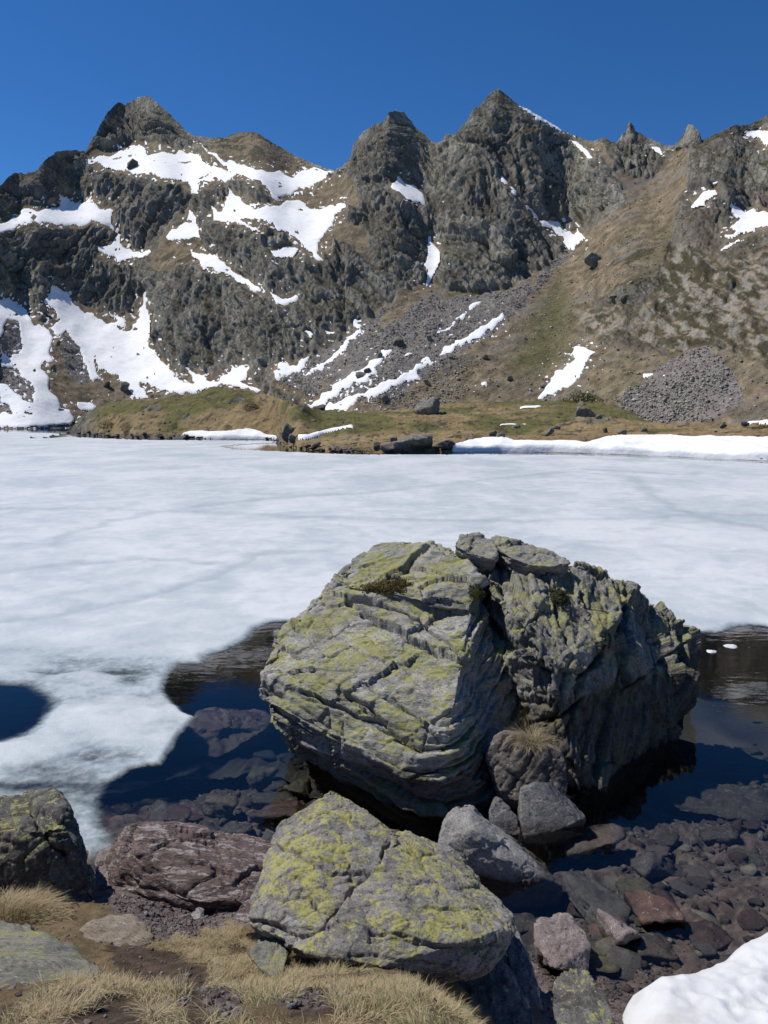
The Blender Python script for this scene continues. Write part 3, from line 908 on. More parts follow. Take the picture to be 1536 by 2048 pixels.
for k, (poly, lb, th) in enumerate(MEADOW_SNOW):
    m = msid == k
    if m.sum() < 4:
        continue
    ins = gauss(gauss(m.astype(float), 1.2, 1), 1.2, 0)
    if k in (0, 5):
        ins[0] = np.maximum(ins[0], m[0] * 0.9)
    vv = Pm + np.array([0, 0, 1.0]) * (gauss(gauss(dm, 3, 1), 2, 0) + -0.08 + th * smooth(0.35, 0.9, ins))[..., None]
    if k in (0, 5):
        vv[0, :, 2] = -0.3
        vv[1, :, 2] = np.maximum(vv[1, :, 2] * 0.6, 0.05)
    q = grid_quads(RM, CM, cells(m))
    if len(q) < 2:
        continue
    v, q, _ = sub_mesh(vv.reshape(-1, 3), q)
    me = mesh_np('snow_bank' if th > 0.6 else 'snow_patch', v, quads=q)
    loc = centre_mesh(me)
    link('snow_bank' if th > 0.6 else 'snow_patch', me, M['snow'], label=lb, cat='snow patch', group='snow strips on the far meadow', loc=loc)


def on_ground(px, py):
    """the far ground under a point of the photograph, nearest sheet first"""
    for UUx, VVx, PP in ((UUm, VVm, PMm), (UU, VV, PM)):
        d = (UUx - px) ** 2 + (VVx - py) ** 2
        i = np.unravel_index(np.argmin(d), d.shape)
        if d[i] < 30:
            return PP[i].copy()
    return PM[i].copy()
# ------------------------------------------------------------------ the near bank and the bed of the lake: one sheet
PROF_T = [-40, -8, 0, 1.8, 2.6, 3.3, 4.2, 5.0, 5.7, 6.4, 7.2, 8.5, 10.5, 14, 20, 40, 80]
PROF_Z = [12, 4.6, 2.7, 2.4, 1.82, 1.27, 0.78, 0.42, 0.16, 0, -0.25, -0.75, -1.6, -2.8, -4.2, -5.5, -6.5]


def ground_base(x, y):
    t = y + 1.65 * smooth(0.05, 1.15, x) + 0.25 * smooth(-0.2, -0.7, x) * smooth(3.0, 4.2, y) * smooth(-2.2, -1.2, x)
    z = np.interp(t, PROF_T, PROF_Z)
    z = 0.5 * z + 0.25 * np.interp(t - 0.35, PROF_T, PROF_Z) + 0.25 * np.interp(t + 0.35, PROF_T, PROF_Z)
    z = np.where(z < 0, z * (1 - 0.22 * smooth(0.4, -0.6, x) * smooth(-4, -2.5, x)), z)
    z = np.where(z < 0, z * (1 - 0.58 * smooth(0.6, 2.4, x)), z)
    return z


def ground_z(x, y):
    P = np.stack([x, y, np.zeros_like(x)], 1)
    z = ground_base(x, y)
    near = smooth(30, 10, np.hypot(x, y))
    wet = smooth(0.0, -0.25, z)
    z = z + near * (0.07 * fbm(P * 1.1, 3) + 0.028 * fbm(P * 4.5 + 3, 3, 0.6) * (1 + 1.5 * wet))
    z = z + near * wet * 0.012 * facets(np.stack([x * 4.2, y * 4.2, x * 0 + 3], 1))[0] * smooth(-3, -0.2, z)
    return z


SOIL = [[(205, 1895), (260, 1885), (330, 1900), (400, 1935), (420, 1970), (330, 1985), (250, 1965)],
        [(100, 1985), (180, 1975), (270, 1995), (290, 2048), (280, 2100), (130, 2100)],
        [(340, 1985), (420, 1965), (480, 1985), (470, 2048), (380, 2048)],
        [(570, 1985), (660, 1975), (700, 2010), (640, 2040), (580, 2030)]]
GRAVEL = [[(215, 1795), (330, 1780), (520, 1790), (500, 1830), (440, 1845), (370, 1880), (250, 1885), (240, 1850)],
          [(1080, 1925), (1150, 1925), (1230, 1940), (1245, 1975), (1200, 2010), (1120, 2010), (1090, 1975)],
          [(400, 1985), (470, 1985), (490, 2030), (420, 2040)], [(560, 1985), (640, 1985), (640, 2010), (570, 2015)]]
gx = np.concatenate([-np.geomspace(60, 3.6, 34), np.arange(-3.55, 4.4, 0.028), np.geomspace(4.45, 60, 34)])
gy = np.concatenate([-np.geomspace(30, 0.5, 10), np.arange(-0.4, 1.2, 0.2), np.arange(1.2, 10.0, 0.028), np.geomspace(10.05, 420, 60)])
GX, GY = np.meshgrid(gx, gy)
GZ = ground_z(GX.ravel(), GY.ravel())
GP = np.stack([GX.ravel(), GY.ravel(), GZ], 1)
gpx, gpy = proj(GP)
gwx = gpx + 14 * fbm(GP * 5, 3)
gwy = gpy + 10 * fbm(GP * 5 + 9, 3)
soil = np.zeros(len(GP), bool)
for p in SOIL:
    soil |= inside(p, gwx, gwy)
grav = np.zeros(len(GP), bool)
for p in GRAVEL:
    grav |= inside(p, gwx, gwy)
g1 = np.ones((len(GP), 1))
n_a = fbm(GP * 2.5, 4, 0.6)
n_b = fbm(GP * 14, 4, 0.65)
gcol = lerp(g1 * [0.17, 0.125, 0.07], g1 * [0.25, 0.19, 0.105], np.clip(0.5 + 0.7 * n_b, 0, 1))
gcol = lerp(gcol, lerp(g1 * [0.07, 0.048, 0.034], g1 * [0.13, 0.095, 0.068], np.clip(0.5 + 0.8 * n_b, 0, 1)), np.maximum(soil, smooth(0.35, 0.55, n_a) * 0.7))
gcol = lerp(gcol, lerp(g1 * [0.12, 0.092, 0.088], g1 * [0.24, 0.20, 0.19], np.clip(0.5 + 0.9 * n_b, 0, 1)), np.maximum(grav * 1.0, smooth(0.42, 0.25, GZ) * smooth(-0.6, -0.3, GZ * 0)))
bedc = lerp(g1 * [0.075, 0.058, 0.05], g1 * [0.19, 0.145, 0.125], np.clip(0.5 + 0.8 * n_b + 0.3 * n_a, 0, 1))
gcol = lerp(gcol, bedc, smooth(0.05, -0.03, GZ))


def ground_mat():
    N = Nodes('bank_ground')
    co = N.coord()
    tint = N.n('Attribute', attribute_name='tint').outputs['Color']
    a = N.noise(co, 22, 8, 0.7)
    b = N.noise(co, 90, 5, 0.7)
    v = N.math('ADD', N.math('MULTIPLY', a, 0.8), N.math('MULTIPLY', b, 0.8))
    k = N.n('MapRange', {'Value': v, 'From Min': 0.5, 'From Max': 1.1, 'To Min': 0.5, 'To Max': 1.5}).outputs[0]
    col = N.mix(1.0, tint, N.n('CombineColor', {0: k, 1: k, 2: k}).outputs[0], 'MULTIPLY')
    return N.done(N.principled(col, 0.95, N.bump(v, 0.9, 0.03), 0.15))


M['ground'] = ground_mat()
link('ground', mesh_np('ground', GP, quads=grid_quads(len(gy), len(gx)), colors=np.clip(gcol, 0.01, 1)), M['ground'],
     label='sloping lake bank of soil and gravel running down under the water', kind='structure')


def water_mat():
    N = Nodes('lake_water')
    co = N.coord()
    h = N.math('ADD', N.noise(N.n('Mapping', {'Vector': co, 'Scale': (1, 2.2, 1)}).outputs[0], 2.2, 3, 0.5), N.math('MULTIPLY', N.noise(co, 9, 3, 0.5), 0.15))
    nb = N.bump(h, 0.10, 0.02)
    fr = N.n('Fresnel', {'IOR': 1.33, 'Normal': nb}).outputs[0]
    tr = N.n('BsdfTransparent', {'Color': (0.97, 0.98, 0.98)}).outputs[0]
    gl = N.n('BsdfGlossy', {'Color': (1, 1, 1), 'Roughness': 0.03, 'Normal': nb}).outputs[0]
    sh = N.n('MixShader', {0: fr, 1: tr, 2: gl}).outputs[0]
    va = N.n('VolumeAbsorption', {'Color': (0.42, 0.54, 0.57), 'Density': 0.5}).outputs[0]
    N.t.links.new(va, N.out.inputs['Volume'])
    return N.done(sh)


M['water'] = water_mat()
bm = bmesh.new()
bmesh.ops.create_cube(bm, size=1)
for v in bm.verts:
    v.co.x *= 1000
    v.co.y = 0.6 if v.co.y < 0 else 460
    v.co.z = 0.0 if v.co.z > 0 else -9
me = bpy.data.meshes.new('water')
bm.to_mesh(me)
bm.free()
link('water', me, M['water'], label='dark clear open water at the edge of the ice', kind='structure')

# ------------------------------------------------------------------ the ice on the lake
ICE = [(-700, 866), (-20, 865), (100, 866), (130, 869), (160, 875), (280, 880), (420, 881), (545, 882), (552, 886), (500, 888), (440, 893), (470, 899), (560, 903), (640, 907), (720, 909.5), (900, 909.5),
       (960, 908.5), (1100, 910), (1200, 912), (1320, 917), (1536, 927), (2300, 936),
       (2300, 1262), (1536, 1257), (1505, 1254), (1482, 1257), (1470, 1262), (1440, 1270), (1405, 1268), (1375, 1260), (1300, 1258), (900, 1250), (600, 1246), (545, 1248), (520, 1262), (502, 1281), (470, 1298), (425, 1316),
       (415, 1330), (385, 1334), (362, 1331), (345, 1350), (333, 1380), (350, 1408), (370, 1425), (395, 1435), (372, 1460), (352, 1490), (325, 1530), (290, 1533), (262, 1542), (232, 1568), (212, 1600), (214, 1640),
       (235, 1670), (265, 1692), (230, 1712), (120, 1740), (-700, 1760)]
HOLE = [(-120, 1368), (0, 1369), (50, 1376), (92, 1395), (98, 1410), (80, 1440), (50, 1465), (0, 1482), (-120, 1490)]
THIN = [  # place, half width, half height (photograph), depth of thinning: melt spots in the sheet
    (110, 1347, 70, 8, .55), (235, 1347, 60, 9, .7), (262, 1362, 30, 14, .5), (150, 1330, 260, 14, .28), (330, 1322, 60, 8, .35), (60, 1355, 90, 20, .25), (130, 1375, 80, 30, .25),
    (170, 1575, 110, 26, .45), (40, 1572, 120, 13, .7), (120, 1545, 180, 16, .25), (230, 1625, 30, 60, .3), (245, 1690, 50, 18, .35),
    (500, 1252, 70, 10, .22), (430, 1262, 60, 7, .15), (480, 1240, 70, 8, .12), (190, 1490, 40, 30, .12), (150, 1265, 60, 6, .12), (20, 1303, 110, 6, .22), (325, 1135, 28, 4, .25), (232, 1137, 18, 2.5, .15),
    (1385, 1027, 20, 4, .3), (1060, 1005, 20, 2, .15), (140, 1018, 60, 2, .2), (800, 945, 60, 2.5, .12), (1300, 945, 80, 2.5, .12), (1480, 1148, 10, 2, .15), (1330, 1240, 140, 8, .10), (100, 900, 160, 3, .1)]
CRACK = [[(1190, 948), (1262, 955), (1292, 972), (1300, 990), (1330, 1013), (1365, 1024), (1402, 1032)], [(-100, 1021), (150, 1019), (300, 1022), (480, 1030), (800, 1043), (1100, 1043), (1380, 1034), (1560, 1031)],
         [(-100, 1096), (90, 1091), (150, 1073), (240, 1040), (330, 1023)], [(-50, 1262), (150, 1230), (330, 1190), (420, 1165), (470, 1140), (510, 1115), (640, 1105)], [(330, 1023), (520, 1000), (760, 985), (980, 960), (1130, 945)],
         [(-60, 1160), (120, 1130), (300, 1120), (440, 1128)], [(1400, 1032), (1470, 1050), (1560, 1065)], [(0, 1300), (80, 1312), (190, 1320), (280, 1340), (330, 1345)], [(1180, 940), (1380, 952), (1400, 945)]]
iv = np.concatenate([np.arange(866, 950, 1.0), np.arange(950, 1230, 2.5), np.arange(1230, 1762, 3.0)])
iu = np.concatenate([np.arange(-700, -30, 22.0), np.arange(-30, 1570, 4.0), np.arange(1570, 2300, 22.0)])
IU, IV = np.meshgrid(iu, iv)
IP = W(IU.ravel(), IV.ravel(), z=0.0)
iw = lambda poly: W(np.array(poly, float)[:, 0], np.array(poly, float)[:, 1], z=0.0)[:, :2]
fray = 0.05 + 0.012 * np.maximum(IP[:, 1] - 10, 0)
ix = IP[:, 0] + fray * 0.6 * fbm(IP * 2.2, 4, 0.6)
iy = IP[:, 1] + fray * fbm(IP * 2.2 + 4, 4, 0.6)
pw, hw = iw(ICE), iw(HOLE)
sd = segdist(pw, ix, iy, True) * np.where(inside(pw, ix, iy), 1, -1)
shd = segdist(hw, ix, iy, True) * np.where(inside(hw, ix, iy), -1, 1)
iyp = IV.ravel()
soft = 0.10 + 0.12 * smooth(1520, 1600, iyp) + 0.22 * smooth(1440, 1300, iyp)
edgef = smooth(0.0, 1.0, (sd + 0.02) / soft) * smooth(-0.12, 0.30, shd)
thin = np.zeros(len(IP))
nn = fbm(IP * 1.6 + 8, 4, 0.6)
for cx, cy, rx, ry, a in THIN:
    q = ((IU.ravel() - cx) / rx + 0.25 * nn) ** 2 + ((iyp - cy) / ry + 0.35 * nn) ** 2
    thin = np.maximum(thin, a * np.exp(-q * 1.3)) + 0.35 * np.minimum(thin, a * np.exp(-q * 1.3))
crk = np.zeros(len(IP))
for c in CRACK:
    cw = iw(c)
    d = segdist(cw, IP[:, 0] + 0.5 * fbm(IP * 0.5, 4, 0.6), IP[:, 1] + 0.5 * fbm(IP * 0.5 + 3, 4, 0.6))
    wdt = 0.03 + 0.010 * IP[:, 1]
    crk = np.maximum(crk, np.exp(-(d / wdt) ** 2))
body = edgef * (1 - 0.34 * smooth(1500, 1600, iyp + 14 * nn)) * (1 - np.clip(0.26 + 0.35 * fbm(IP * np.array([0.7, 1.1, 1]) + 50, 4, 0.6), 0, 0.6) * smooth(1275, 1320, iyp + 10 * nn)) * (1 - np.clip(thin, 0, 0.97)) - 0.20 * np.maximum(0, nn - 0.25) * smooth(30, 10, IP[:, 1]) * smooth(1250, 1330, iyp)
solid = np.clip(body, 0, 1)
IPz = IP.copy()
IPz[:, 2] = 0.006 + 0.05 * smooth(0.15, 0.9, solid) + 0.012 * nn * solid - 0.02 * crk * solid
keep = (solid > 0.01).reshape(IU.shape)
kc = keep[:-1, :-1] | keep[1:, :-1] | keep[:-1, 1:] | keep[1:, 1:]
q = grid_quads(len(iv), len(iu), kc)
v, q, (s_, c_) = sub_mesh(IPz, q, solid, crk)


def ice_mat():
    N = Nodes('lake_ice')
    co = N.coord()
    so = N.n('Attribute', attribute_name='solid').outputs['Fac']
    ck = N.n('Attribute', attribute_name='crack').outputs['Fac']
    big = N.noise(N.n('Mapping', {'Vector': co, 'Scale': (0.8, 0.55, 1)}).outputs[0], 0.22, 7, 0.62, 0.6)
    mid = N.noise(co, 1.1, 7, 0.65, 0.4)
    fin = N.noise(co, 9, 7, 0.7)
    col = N.mix(N.ramp(N.math('ADD', N.math('MULTIPLY', big, 0.6), N.math('MULTIPLY', mid, 0.4)), 0.36, 0.62), (0.44, 0.50, 0.53), (0.68, 0.70, 0.715))
    col = N.mix(N.math('MULTIPLY', N.ramp(fin, 0.5, 0.75), 0.3), col, (0.74, 0.745, 0.75))
    col = N.mix(N.math('MULTIPLY', N.ramp(N.noise(N.n('Mapping', {'Vector': co, 'Scale': (0.45, 1, 1)}).outputs[0], 0.8, 8, 0.68, 0.3), 0.56, 0.70), 0.55), col, (0.42, 0.49, 0.52))
    col = N.mix(N.math('MULTIPLY', N.ramp(N.noise(co, 3.5, 8, 0.75), 0.62, 0.70), 0.35), col, (0.46, 0.50, 0.51))
    col = N.mix(N.math('MULTIPLY', ck, 0.42), col, (0.27, 0.34, 0.37))
    gre = N.mix(N.ramp(fin, 0.35, 0.7), (0.26, 0.33, 0.365), (0.44, 0.49, 0.515))
    col = N.mix(N.ramp(so, 0.35, 0.97), gre, col)
    al = N.ramp(N.math('ADD', so, N.math('MULTIPLY', N.math('SUBTRACT', fin, 0.5), 0.30)), 0.02, 0.62)
    h = N.math('ADD', N.noise(co, 35, 6, 0.7), N.math('MULTIPLY', mid, 2.0))
    nb = N.bump(h, 0.5, 0.02)
    return N.done(N.principled(col, 0.42, nb, 0.35, Alpha=al))


M['ice'] = ice_mat()
link('ice', mesh_np('ice', v, quads=q, attrs={'solid': s_, 'crack': c_}), M['ice'], label='white melting sheet of ice covering the lake', kind='structure')

# ------------------------------------------------------------------ old snow bank at the bottom right corner
SB = [(1237, 2050), (1236, 2030), (1240, 2005), (1256, 1978), (1300, 1955), (1345, 1935), (1390, 1918), (1440, 1895), (1475, 1876), (1536, 1850), (1700, 1790), (2000, 1700)]
sbw = W(np.array(SB, float)[:, 0], np.array(SB, float)[:, 1], z=0.12)[:, :2]
sbw = np.vstack([[1.25, 2.0], [1.22, 2.9], sbw, [14, 3.0], [14, 2.0]])
sx, sy = np.meshgrid(np.arange(1.0, 6.0, 0.025), np.arange(1.9, 8.6, 0.025))
fx, fy = sx.ravel(), sy.ravel()
SPn = np.stack([fx, fy, fx * 0], 1)
jx = fx + 0.02 * fbm(SPn * 5, 3)
jy = fy + 0.02 * fbm(SPn * 5 + 5, 3)
sdd = segdist(sbw, jx, jy, True) * np.where(inside(sbw, jx, jy), 1, -1)
hz = np.where(sdd > 0, np.sqrt(np.clip(1 - (1 - np.clip(sdd / 0.28, 0, 1)) ** 2, 0, 1)), 0)
top = np.maximum(ground_base(fx, fy), -0.02) * 0.9 + 0.22 + 0.10 * fbm(SPn * 0.8, 2)
dim = np.abs(facets(np.stack([fx * 7, fy * 7, fx * 0], 1), 0.8)[1])
zz = -0.12 + hz * (top + 0.12) + hz * (0.030 * fbm(SPn * 4, 3) + 0.05 * np.clip(0.45 - dim, 0, 1))
m = (sdd > -0.05).reshape(sx.shape)
q = grid_quads(sx.shape[0], sx.shape[1], cells(m))
v, q, _ = sub_mesh(np.stack([fx, fy, zz], 1), q)
me = mesh_np('snow_bank', v, quads=q)
loc = centre_mesh(me)
link('snow_bank', me, M['snow_near'], label='white old snow bank in the bottom right corner beside the water', cat='snow bank', loc=loc)
# ------------------------------------------------------------------ boulders
def hull_bm(bm, pts):
    vs = [bm.verts.new(tuple(p)) for p in pts]
    r = bmesh.ops.convex_hull(bm, input=vs, use_existing_faces=False)
    bmesh.ops.delete(bm, geom=list({g for g in r['geom_interior'] + r['geom_unused'] if isinstance(g, bmesh.types.BMVert)}), context='VERTS')


def voxel(hulls, size, round_=2):
    bm = bmesh.new()
    for h in hulls:
        b2 = bmesh.new()
        hull_bm(b2, h)
        tmp = bpy.data.meshes.new('tmp')
        b2.to_mesh(tmp)
        b2.free()
        bm.from_mesh(tmp)
        bpy.data.meshes.remove(tmp)
    me = bpy.data.meshes.new('tmp')
    bm.to_mesh(me)
    bm.free()
    o = bpy.data.objects.new('tmp', me)
    COL.objects.link(o)
    md = o.modifiers.new('r', 'REMESH')
    md.mode = 'VOXEL'
    md.voxel_size = size
    md.adaptivity = 0.0
    dg = bpy.context.evaluated_depsgraph_get()
    ev = o.evaluated_get(dg)
    m2 = ev.to_mesh()
    V = np.zeros(len(m2.vertices) * 3, np.float32)
    m2.vertices.foreach_get('co', V)
    V = V.reshape(-1, 3).astype(float)
    lt = np.zeros(len(m2.polygons), np.int32)
    m2.polygons.foreach_get('loop_total', lt)
    lv = np.zeros(len(m2.loops), np.int32)
    m2.loops.foreach_get('vertex_index', lv)
    st = np.zeros(len(m2.polygons), np.int32)
    m2.polygons.foreach_get('loop_start', st)
    qs = lv[(st[lt == 4][:, None] + np.arange(4)[None])]
    ts = lv[(st[lt == 3][:, None] + np.arange(3)[None])]
    ev.to_mesh_clear()
    bpy.data.objects.remove(o, do_unlink=True)
    bpy.data.meshes.remove(me)
    V = relax(V, qs, ts, round_)
    return V, qs, ts


def edges_of(qs, ts):
    e = []
    if len(qs):
        e += [qs[:, [0, 1]], qs[:, [1, 2]], qs[:, [2, 3]], qs[:, [3, 0]]]
    if len(ts):
        e += [ts[:, [0, 1]], ts[:, [1, 2]], ts[:, [2, 0]]]
    return np.concatenate(e)


def relax(V, qs, ts, n):
    e = edges_of(qs, ts)
    cnt = np.bincount(e[:, 0], minlength=len(V)) + np.bincount(e[:, 1], minlength=len(V))
    cnt = np.maximum(cnt, 1)
    for _ in range(n):
        S = np.zeros_like(V)
        for k in range(3):
            S[:, k] = np.bincount(e[:, 0], V[e[:, 1], k], len(V)) + np.bincount(e[:, 1], V[e[:, 0], k], len(V))
        V = 0.4 * V + 0.6 * S / cnt[:, None]
    return V


def vnormals(V, qs, ts):
    n = np.zeros_like(V)
    for f in (qs, ts):
        if len(f):
            a, b, c = V[f[:, 0]], V[f[:, 1]], V[f[:, 2]]
            fn = np.cross(b - a, c - a) if f.shape[1] == 3 else np.cross(V[f[:, 2]] - V[f[:, 0]], V[f[:, 3]] - V[f[:, 1]])
            for k in range(f.shape[1]):
                for m in range(3):
                    n[:, m] += np.bincount(f[:, k], fn[:, m], len(V))
    return n / (np.linalg.norm(n, axis=1)[:, None] + 1e-12)


_lay = np.random.default_rng(11).random(4096)


def sculpt(V, qs, ts, size, beds=(), chunks=(), rough=0.012, cracks=(), seed=0.0, keep=75):
    """breaks a smooth boulder into beds, blocks and cracks; size is its rough radius in metres"""
    n = vnormals(V, qs, ts)
    off = np.array([seed * 3.1, seed * 1.7, seed * 2.3])
    Pn = V + off
    wv = np.stack([fbm(Pn * (1.1 / size) + 5 * k, 3) for k in range(3)], 1)
    D = np.zeros(len(V))
    for d, th, amp, gro in beds:
        d = np.array(d, float)
        d /= np.linalg.norm(d)
        s = ((Pn + 0.022 * size * wv) @ d) / th + 0.14 * fbm(Pn * (2.2 / size) + 3, 4, 0.6)
        i = np.floor(s)
        f = s - i
        hsh = _lay[(i.astype(int) * 37 + int(seed * 101)) % 4096]
        across = 1 - np.abs(n @ d) ** 14
        local = smooth(-0.35, 0.30, fbm(Pn * (1.6 / size) + 11 + th * 40, 3))     # some beds part only here and there
        ramp_ = (hsh - 0.5) + 0.55 * (f - 0.5)
        D += amp * ramp_ * (0.25 + 0.75 * local)
        D -= gro * np.exp(-(np.minimum(f, 1 - f) * th / (0.16 * th)) ** 2) * across * (0.15 + 0.85 * local) * (0.4 + 0.9 * hsh)
    for cs, amp, gro, st in chunks:
        Q = (Pn + 0.25 * cs * wv) / cs
        Q = Q / np.array(st)
        fv, ed = facets(Q)
        D += amp * fv - gro * np.exp(-(ed / 0.07) ** 2)
    D += rough * size * (fbm(Pn * (4.0 / size), 4, 0.6) + 0.5 * fbm(Pn * (16 / size), 3, 0.6) - 0.25 * ridged(Pn * (9 / size) + 4, 3, 0.6))
    D -= np.percentile(D, keep)
    if cracks:
        px, py = proj(V)
        vw = V - np.array([0, 0, CAM_H])
        vw /= np.linalg.norm(vw, axis=1)[:, None]
        front = smooth(0.25, -0.1, (n * vw).sum(1))
        jx = px + 5 * fbm(Pn * (6 / size), 3)
        jy = py + 5 * fbm(Pn * (6 / size) + 9, 3)
        for line, wpx, dep in cracks:
            d = segdist(line, jx, jy)
            a_, b_ = np.array(line[0], float), np.array(line[-1], float)
            side = (b_[0] - a_[0]) * (jy - a_[1]) - (b_[1] - a_[1]) * (jx - a_[0]) < 0       # the upper lip stands proud
            D -= dep * 1.3 * np.exp(-(d / (0.6 * wpx)) ** 2) * front
            D += dep * 0.45 * np.exp(-d / (7 * wpx)) * front * np.where(side, 1, -0.6)
    return V + n * D[:, None]


def make_rock(name, V, qs, ts, mat, label=None, cat=None, group=None, parent=None, smooth_shade=False):
    me = mesh_np(name, V, quads=qs, tris=ts, smooth_shade=smooth_shade)
    if parent is None:
        loc = centre_mesh(me)
        return link(name, me, mat, label=label, cat=cat, group=group, loc=loc)
    return link(name, me, mat, parent=parent, label=label)


_ico = {}


def ico(level):
    if level not in _ico:
        bm = bmesh.new()
        bmesh.ops.create_icosphere(bm, subdivisions=level, radius=1)
        D = np.array([v.co[:] for v in bm.verts])
        T = np.array([[v.index for v in f.verts] for f in bm.faces])
        bm.free()
        D /= np.linalg.norm(D, axis=1)[:, None]
        _ico[level] = (D, T)
    return _ico[level]


def planes_of(pts):
    bm = bmesh.new()
    hull_bm(bm, pts)
    bm.normal_update()
    bmesh.ops.recalc_face_normals(bm, faces=bm.faces[:])
    c = np.mean([v.co[:] for v in bm.verts], axis=0)
    nr, ds = [], []
    for f in bm.faces:
        nn_ = np.array(f.normal[:])
        dd = float(nn_ @ (np.array(f.verts[0].co[:]) - c))
        if dd < 0:
            nn_, dd = -nn_, -dd
        if dd > 1e-4:
            nr.append(nn_)
            ds.append(dd)
    bm.free()
    return c, np.array(nr), np.array(ds)


def star(pts, level, soft=0.06):
    """a rounded convex stone round the given points"""
    c, nr, ds = planes_of(np.asarray(pts))
    D, T = ico(level)
    # stretch the directions so the faces spread evenly over a long stone
    ext = np.ptp(np.asarray(pts), axis=0)
    dirs = D * (ext / ext.max()) ** 0.8
    dirs /= np.linalg.norm(dirs, axis=1)[:, None]
    k = np.maximum(dirs @ nr.T, 1e-6) / ds[None]
    p = 1.0 / soft
    m = k.max(1)
    inv = m * ((k / m[:, None]) ** p).sum(1) ** (1 / p)
    return c + dirs / inv[:, None], T


def stone_outline(name, outline, Yb, Yt, thick, mat, label, cat='rock', level=5, lean=0.25, vox=0.0, foot=0.0, bulge=0.0, beds=(), chunks=None, rough=0.02, seed=None, group=None, cracks=(), soft=0.05, extra=()):
    """a stone whose outline is seen at the given places: Yb, Yt = distance of its lowest and highest outline point"""
    o = np.array(outline, float)
    y0, y1 = o[:, 1].min(), o[:, 1].max()
    t = (y1 - o[:, 1]) / max(y1 - y0, 1)
    Yv = Yb + (Yt - Yb) * t
    A = W(o[:, 0], o[:, 1], Y=Yv)
    c = A.mean(0)
    B = c + (A - c) * 0.80 + np.array([0.02, thick, -lean * thick])
    Cc = c + (A - c) * 0.62 + np.array([0, -bulge, bulge * 0.6])
    if foot:
        low = A[o[:, 1] > (y0 + y1) / 2]
        B = np.vstack([B, low + [0, 0.06, -foot], low + [0, thick, -foot]])
    pts = np.vstack([A, B, Cc] + ([np.array(extra)] if len(extra) else []))
    Q4 = np.zeros((0, 4), int)
    if vox:
        V, Q4, T = voxel([pts], vox, 2)
    else:
        V, T = star(pts, level, soft)
    size = float(np.ptp(pts, axis=0).mean()) / 2
    seed = seed if seed is not None else random.random() * 20
    if chunks is None:
        chunks = ((size * 0.9, size * 0.10, size * 0.015, (1, 1, 0.7)), (size * 0.3, size * 0.035, size * 0.01, (1, 1, 0.7)))
    V = sculpt(V, Q4, T, size, beds, chunks, rough, cracks, seed)
    return make_rock(name, V, Q4 if vox else None, T, mat, label, cat, group)


NOQ = np.zeros((0, 4), int)


def wp(*rows):
    r = np.array(rows, float)
    return W(r[:, 0], r[:, 1], Y=r[:, 2])


# ---------------------------------------------------------------- the great boulder standing in the water: two blocks with a fissure
bloc = W(960, 1640, z=-0.4)
root = bpy.data.objects.new('boulder', None)
root.empty_display_size = 0.3
root.location = bloc
root['label'] = 'huge grey fissured boulder with yellow-green lichen standing in the water'
root['category'] = 'boulder'
COL.objects.link(root)

LB = wp((512, 1392, 8.25), (516, 1345, 8.5), (545, 1285, 8.9), (580, 1240, 9.3), (622, 1214, 9.6), (668, 1162, 10.0), (706, 1112, 10.4), (765, 1093, 10.6), (850, 1089, 10.6), (905, 1096, 10.4),
        (962, 1168, 9.5), (948, 1230, 8.9), (925, 1300, 8.2), (912, 1400, 7.5), (900, 1480, 7.22), (880, 1560, 7.02), (800, 1540, 7.05), (700, 1482, 7.45), (610, 1472, 7.75), (530, 1432, 8.1),
        (840, 1660, 7.0), (760, 1630, 7.3), (670, 1580, 7.7), (605, 1530, 8.1), (905, 1640, 7.0), (985, 1230, 9.5), (1020, 1340, 9.0), (1062, 1440, 8.55), (1050, 1540, 7.95), (1000, 1630, 7.3))
LBb = np.array([[-1.3, 10.9, 0.9], [-1.2, 9.6, 0.4], [0.2, 11.6, 1.5], [1.3, 11.3, 1.3], [-0.7, 8.8, -0.9], [0.5, 7.6, -0.9], [1.2, 8.0, -0.9], [0.9, 11, -0.9], [-0.6, 10.5, -0.9], [1.3, 10, 1.3]])
LB2 = wp((668, 1165, 9.9), (705, 1118, 10.3), (760, 1093, 10.6), (850, 1089, 10.6), (905, 1096, 10.4), (962, 1168, 9.45), (945, 1222, 8.95), (860, 1210, 9.0), (760, 1185, 9.4), (700, 1180, 9.6))
LB2 = np.vstack([LB2, LB2 + [0.1, 0.4, -0.7]])
V, qs, ts = voxel([np.vstack([LB, LBb]), LB2 + [0, 0, 0.05]], 0.0165, 2)
V = sculpt(V, qs, ts, 1.9, beds=(((0.08, -0.20, 0.97), 0.17, 0.20, 0.07), ((0.04, -0.24, 0.96), 0.06, 0.065, 0.032)),
           chunks=((0.9, 0.07, 0.0, (1.4, 1, 0.7)), (0.34, 0.040, 0.004, (2.0, 1.2, 0.45)), (0.11, 0.014, 0.003, (1.8, 1.2, 0.5))), rough=0.008, seed=1.3, keep=92,
           cracks=(([(690, 1198), (760, 1215), (850, 1250), (905, 1300), (930, 1330)], 5, 0.15), ([(720, 1222), (800, 1262), (870, 1300)], 3, 0.08),
                   ([(600, 1380), (680, 1415), (760, 1440)], 3.5, 0.08), ([(690, 1385), (735, 1410), (765, 1445)], 4, 0.09), ([(655, 1430), (645, 1480), (660, 1530)], 4, 0.10), ([(685, 1440), (680, 1500)], 3, 0.05),
                   ([(800, 1400), (845, 1450), (880, 1480)], 3, 0.05), ([(790, 1480), (840, 1500), (860, 1440), (900, 1420)], 3, 0.05), ([(820, 1560), (880, 1540), (915, 1570)], 3.5, 0.06), ([(815, 1130), (840, 1105), (858, 1095)], 5, 0.10)))
LBV = V.copy()
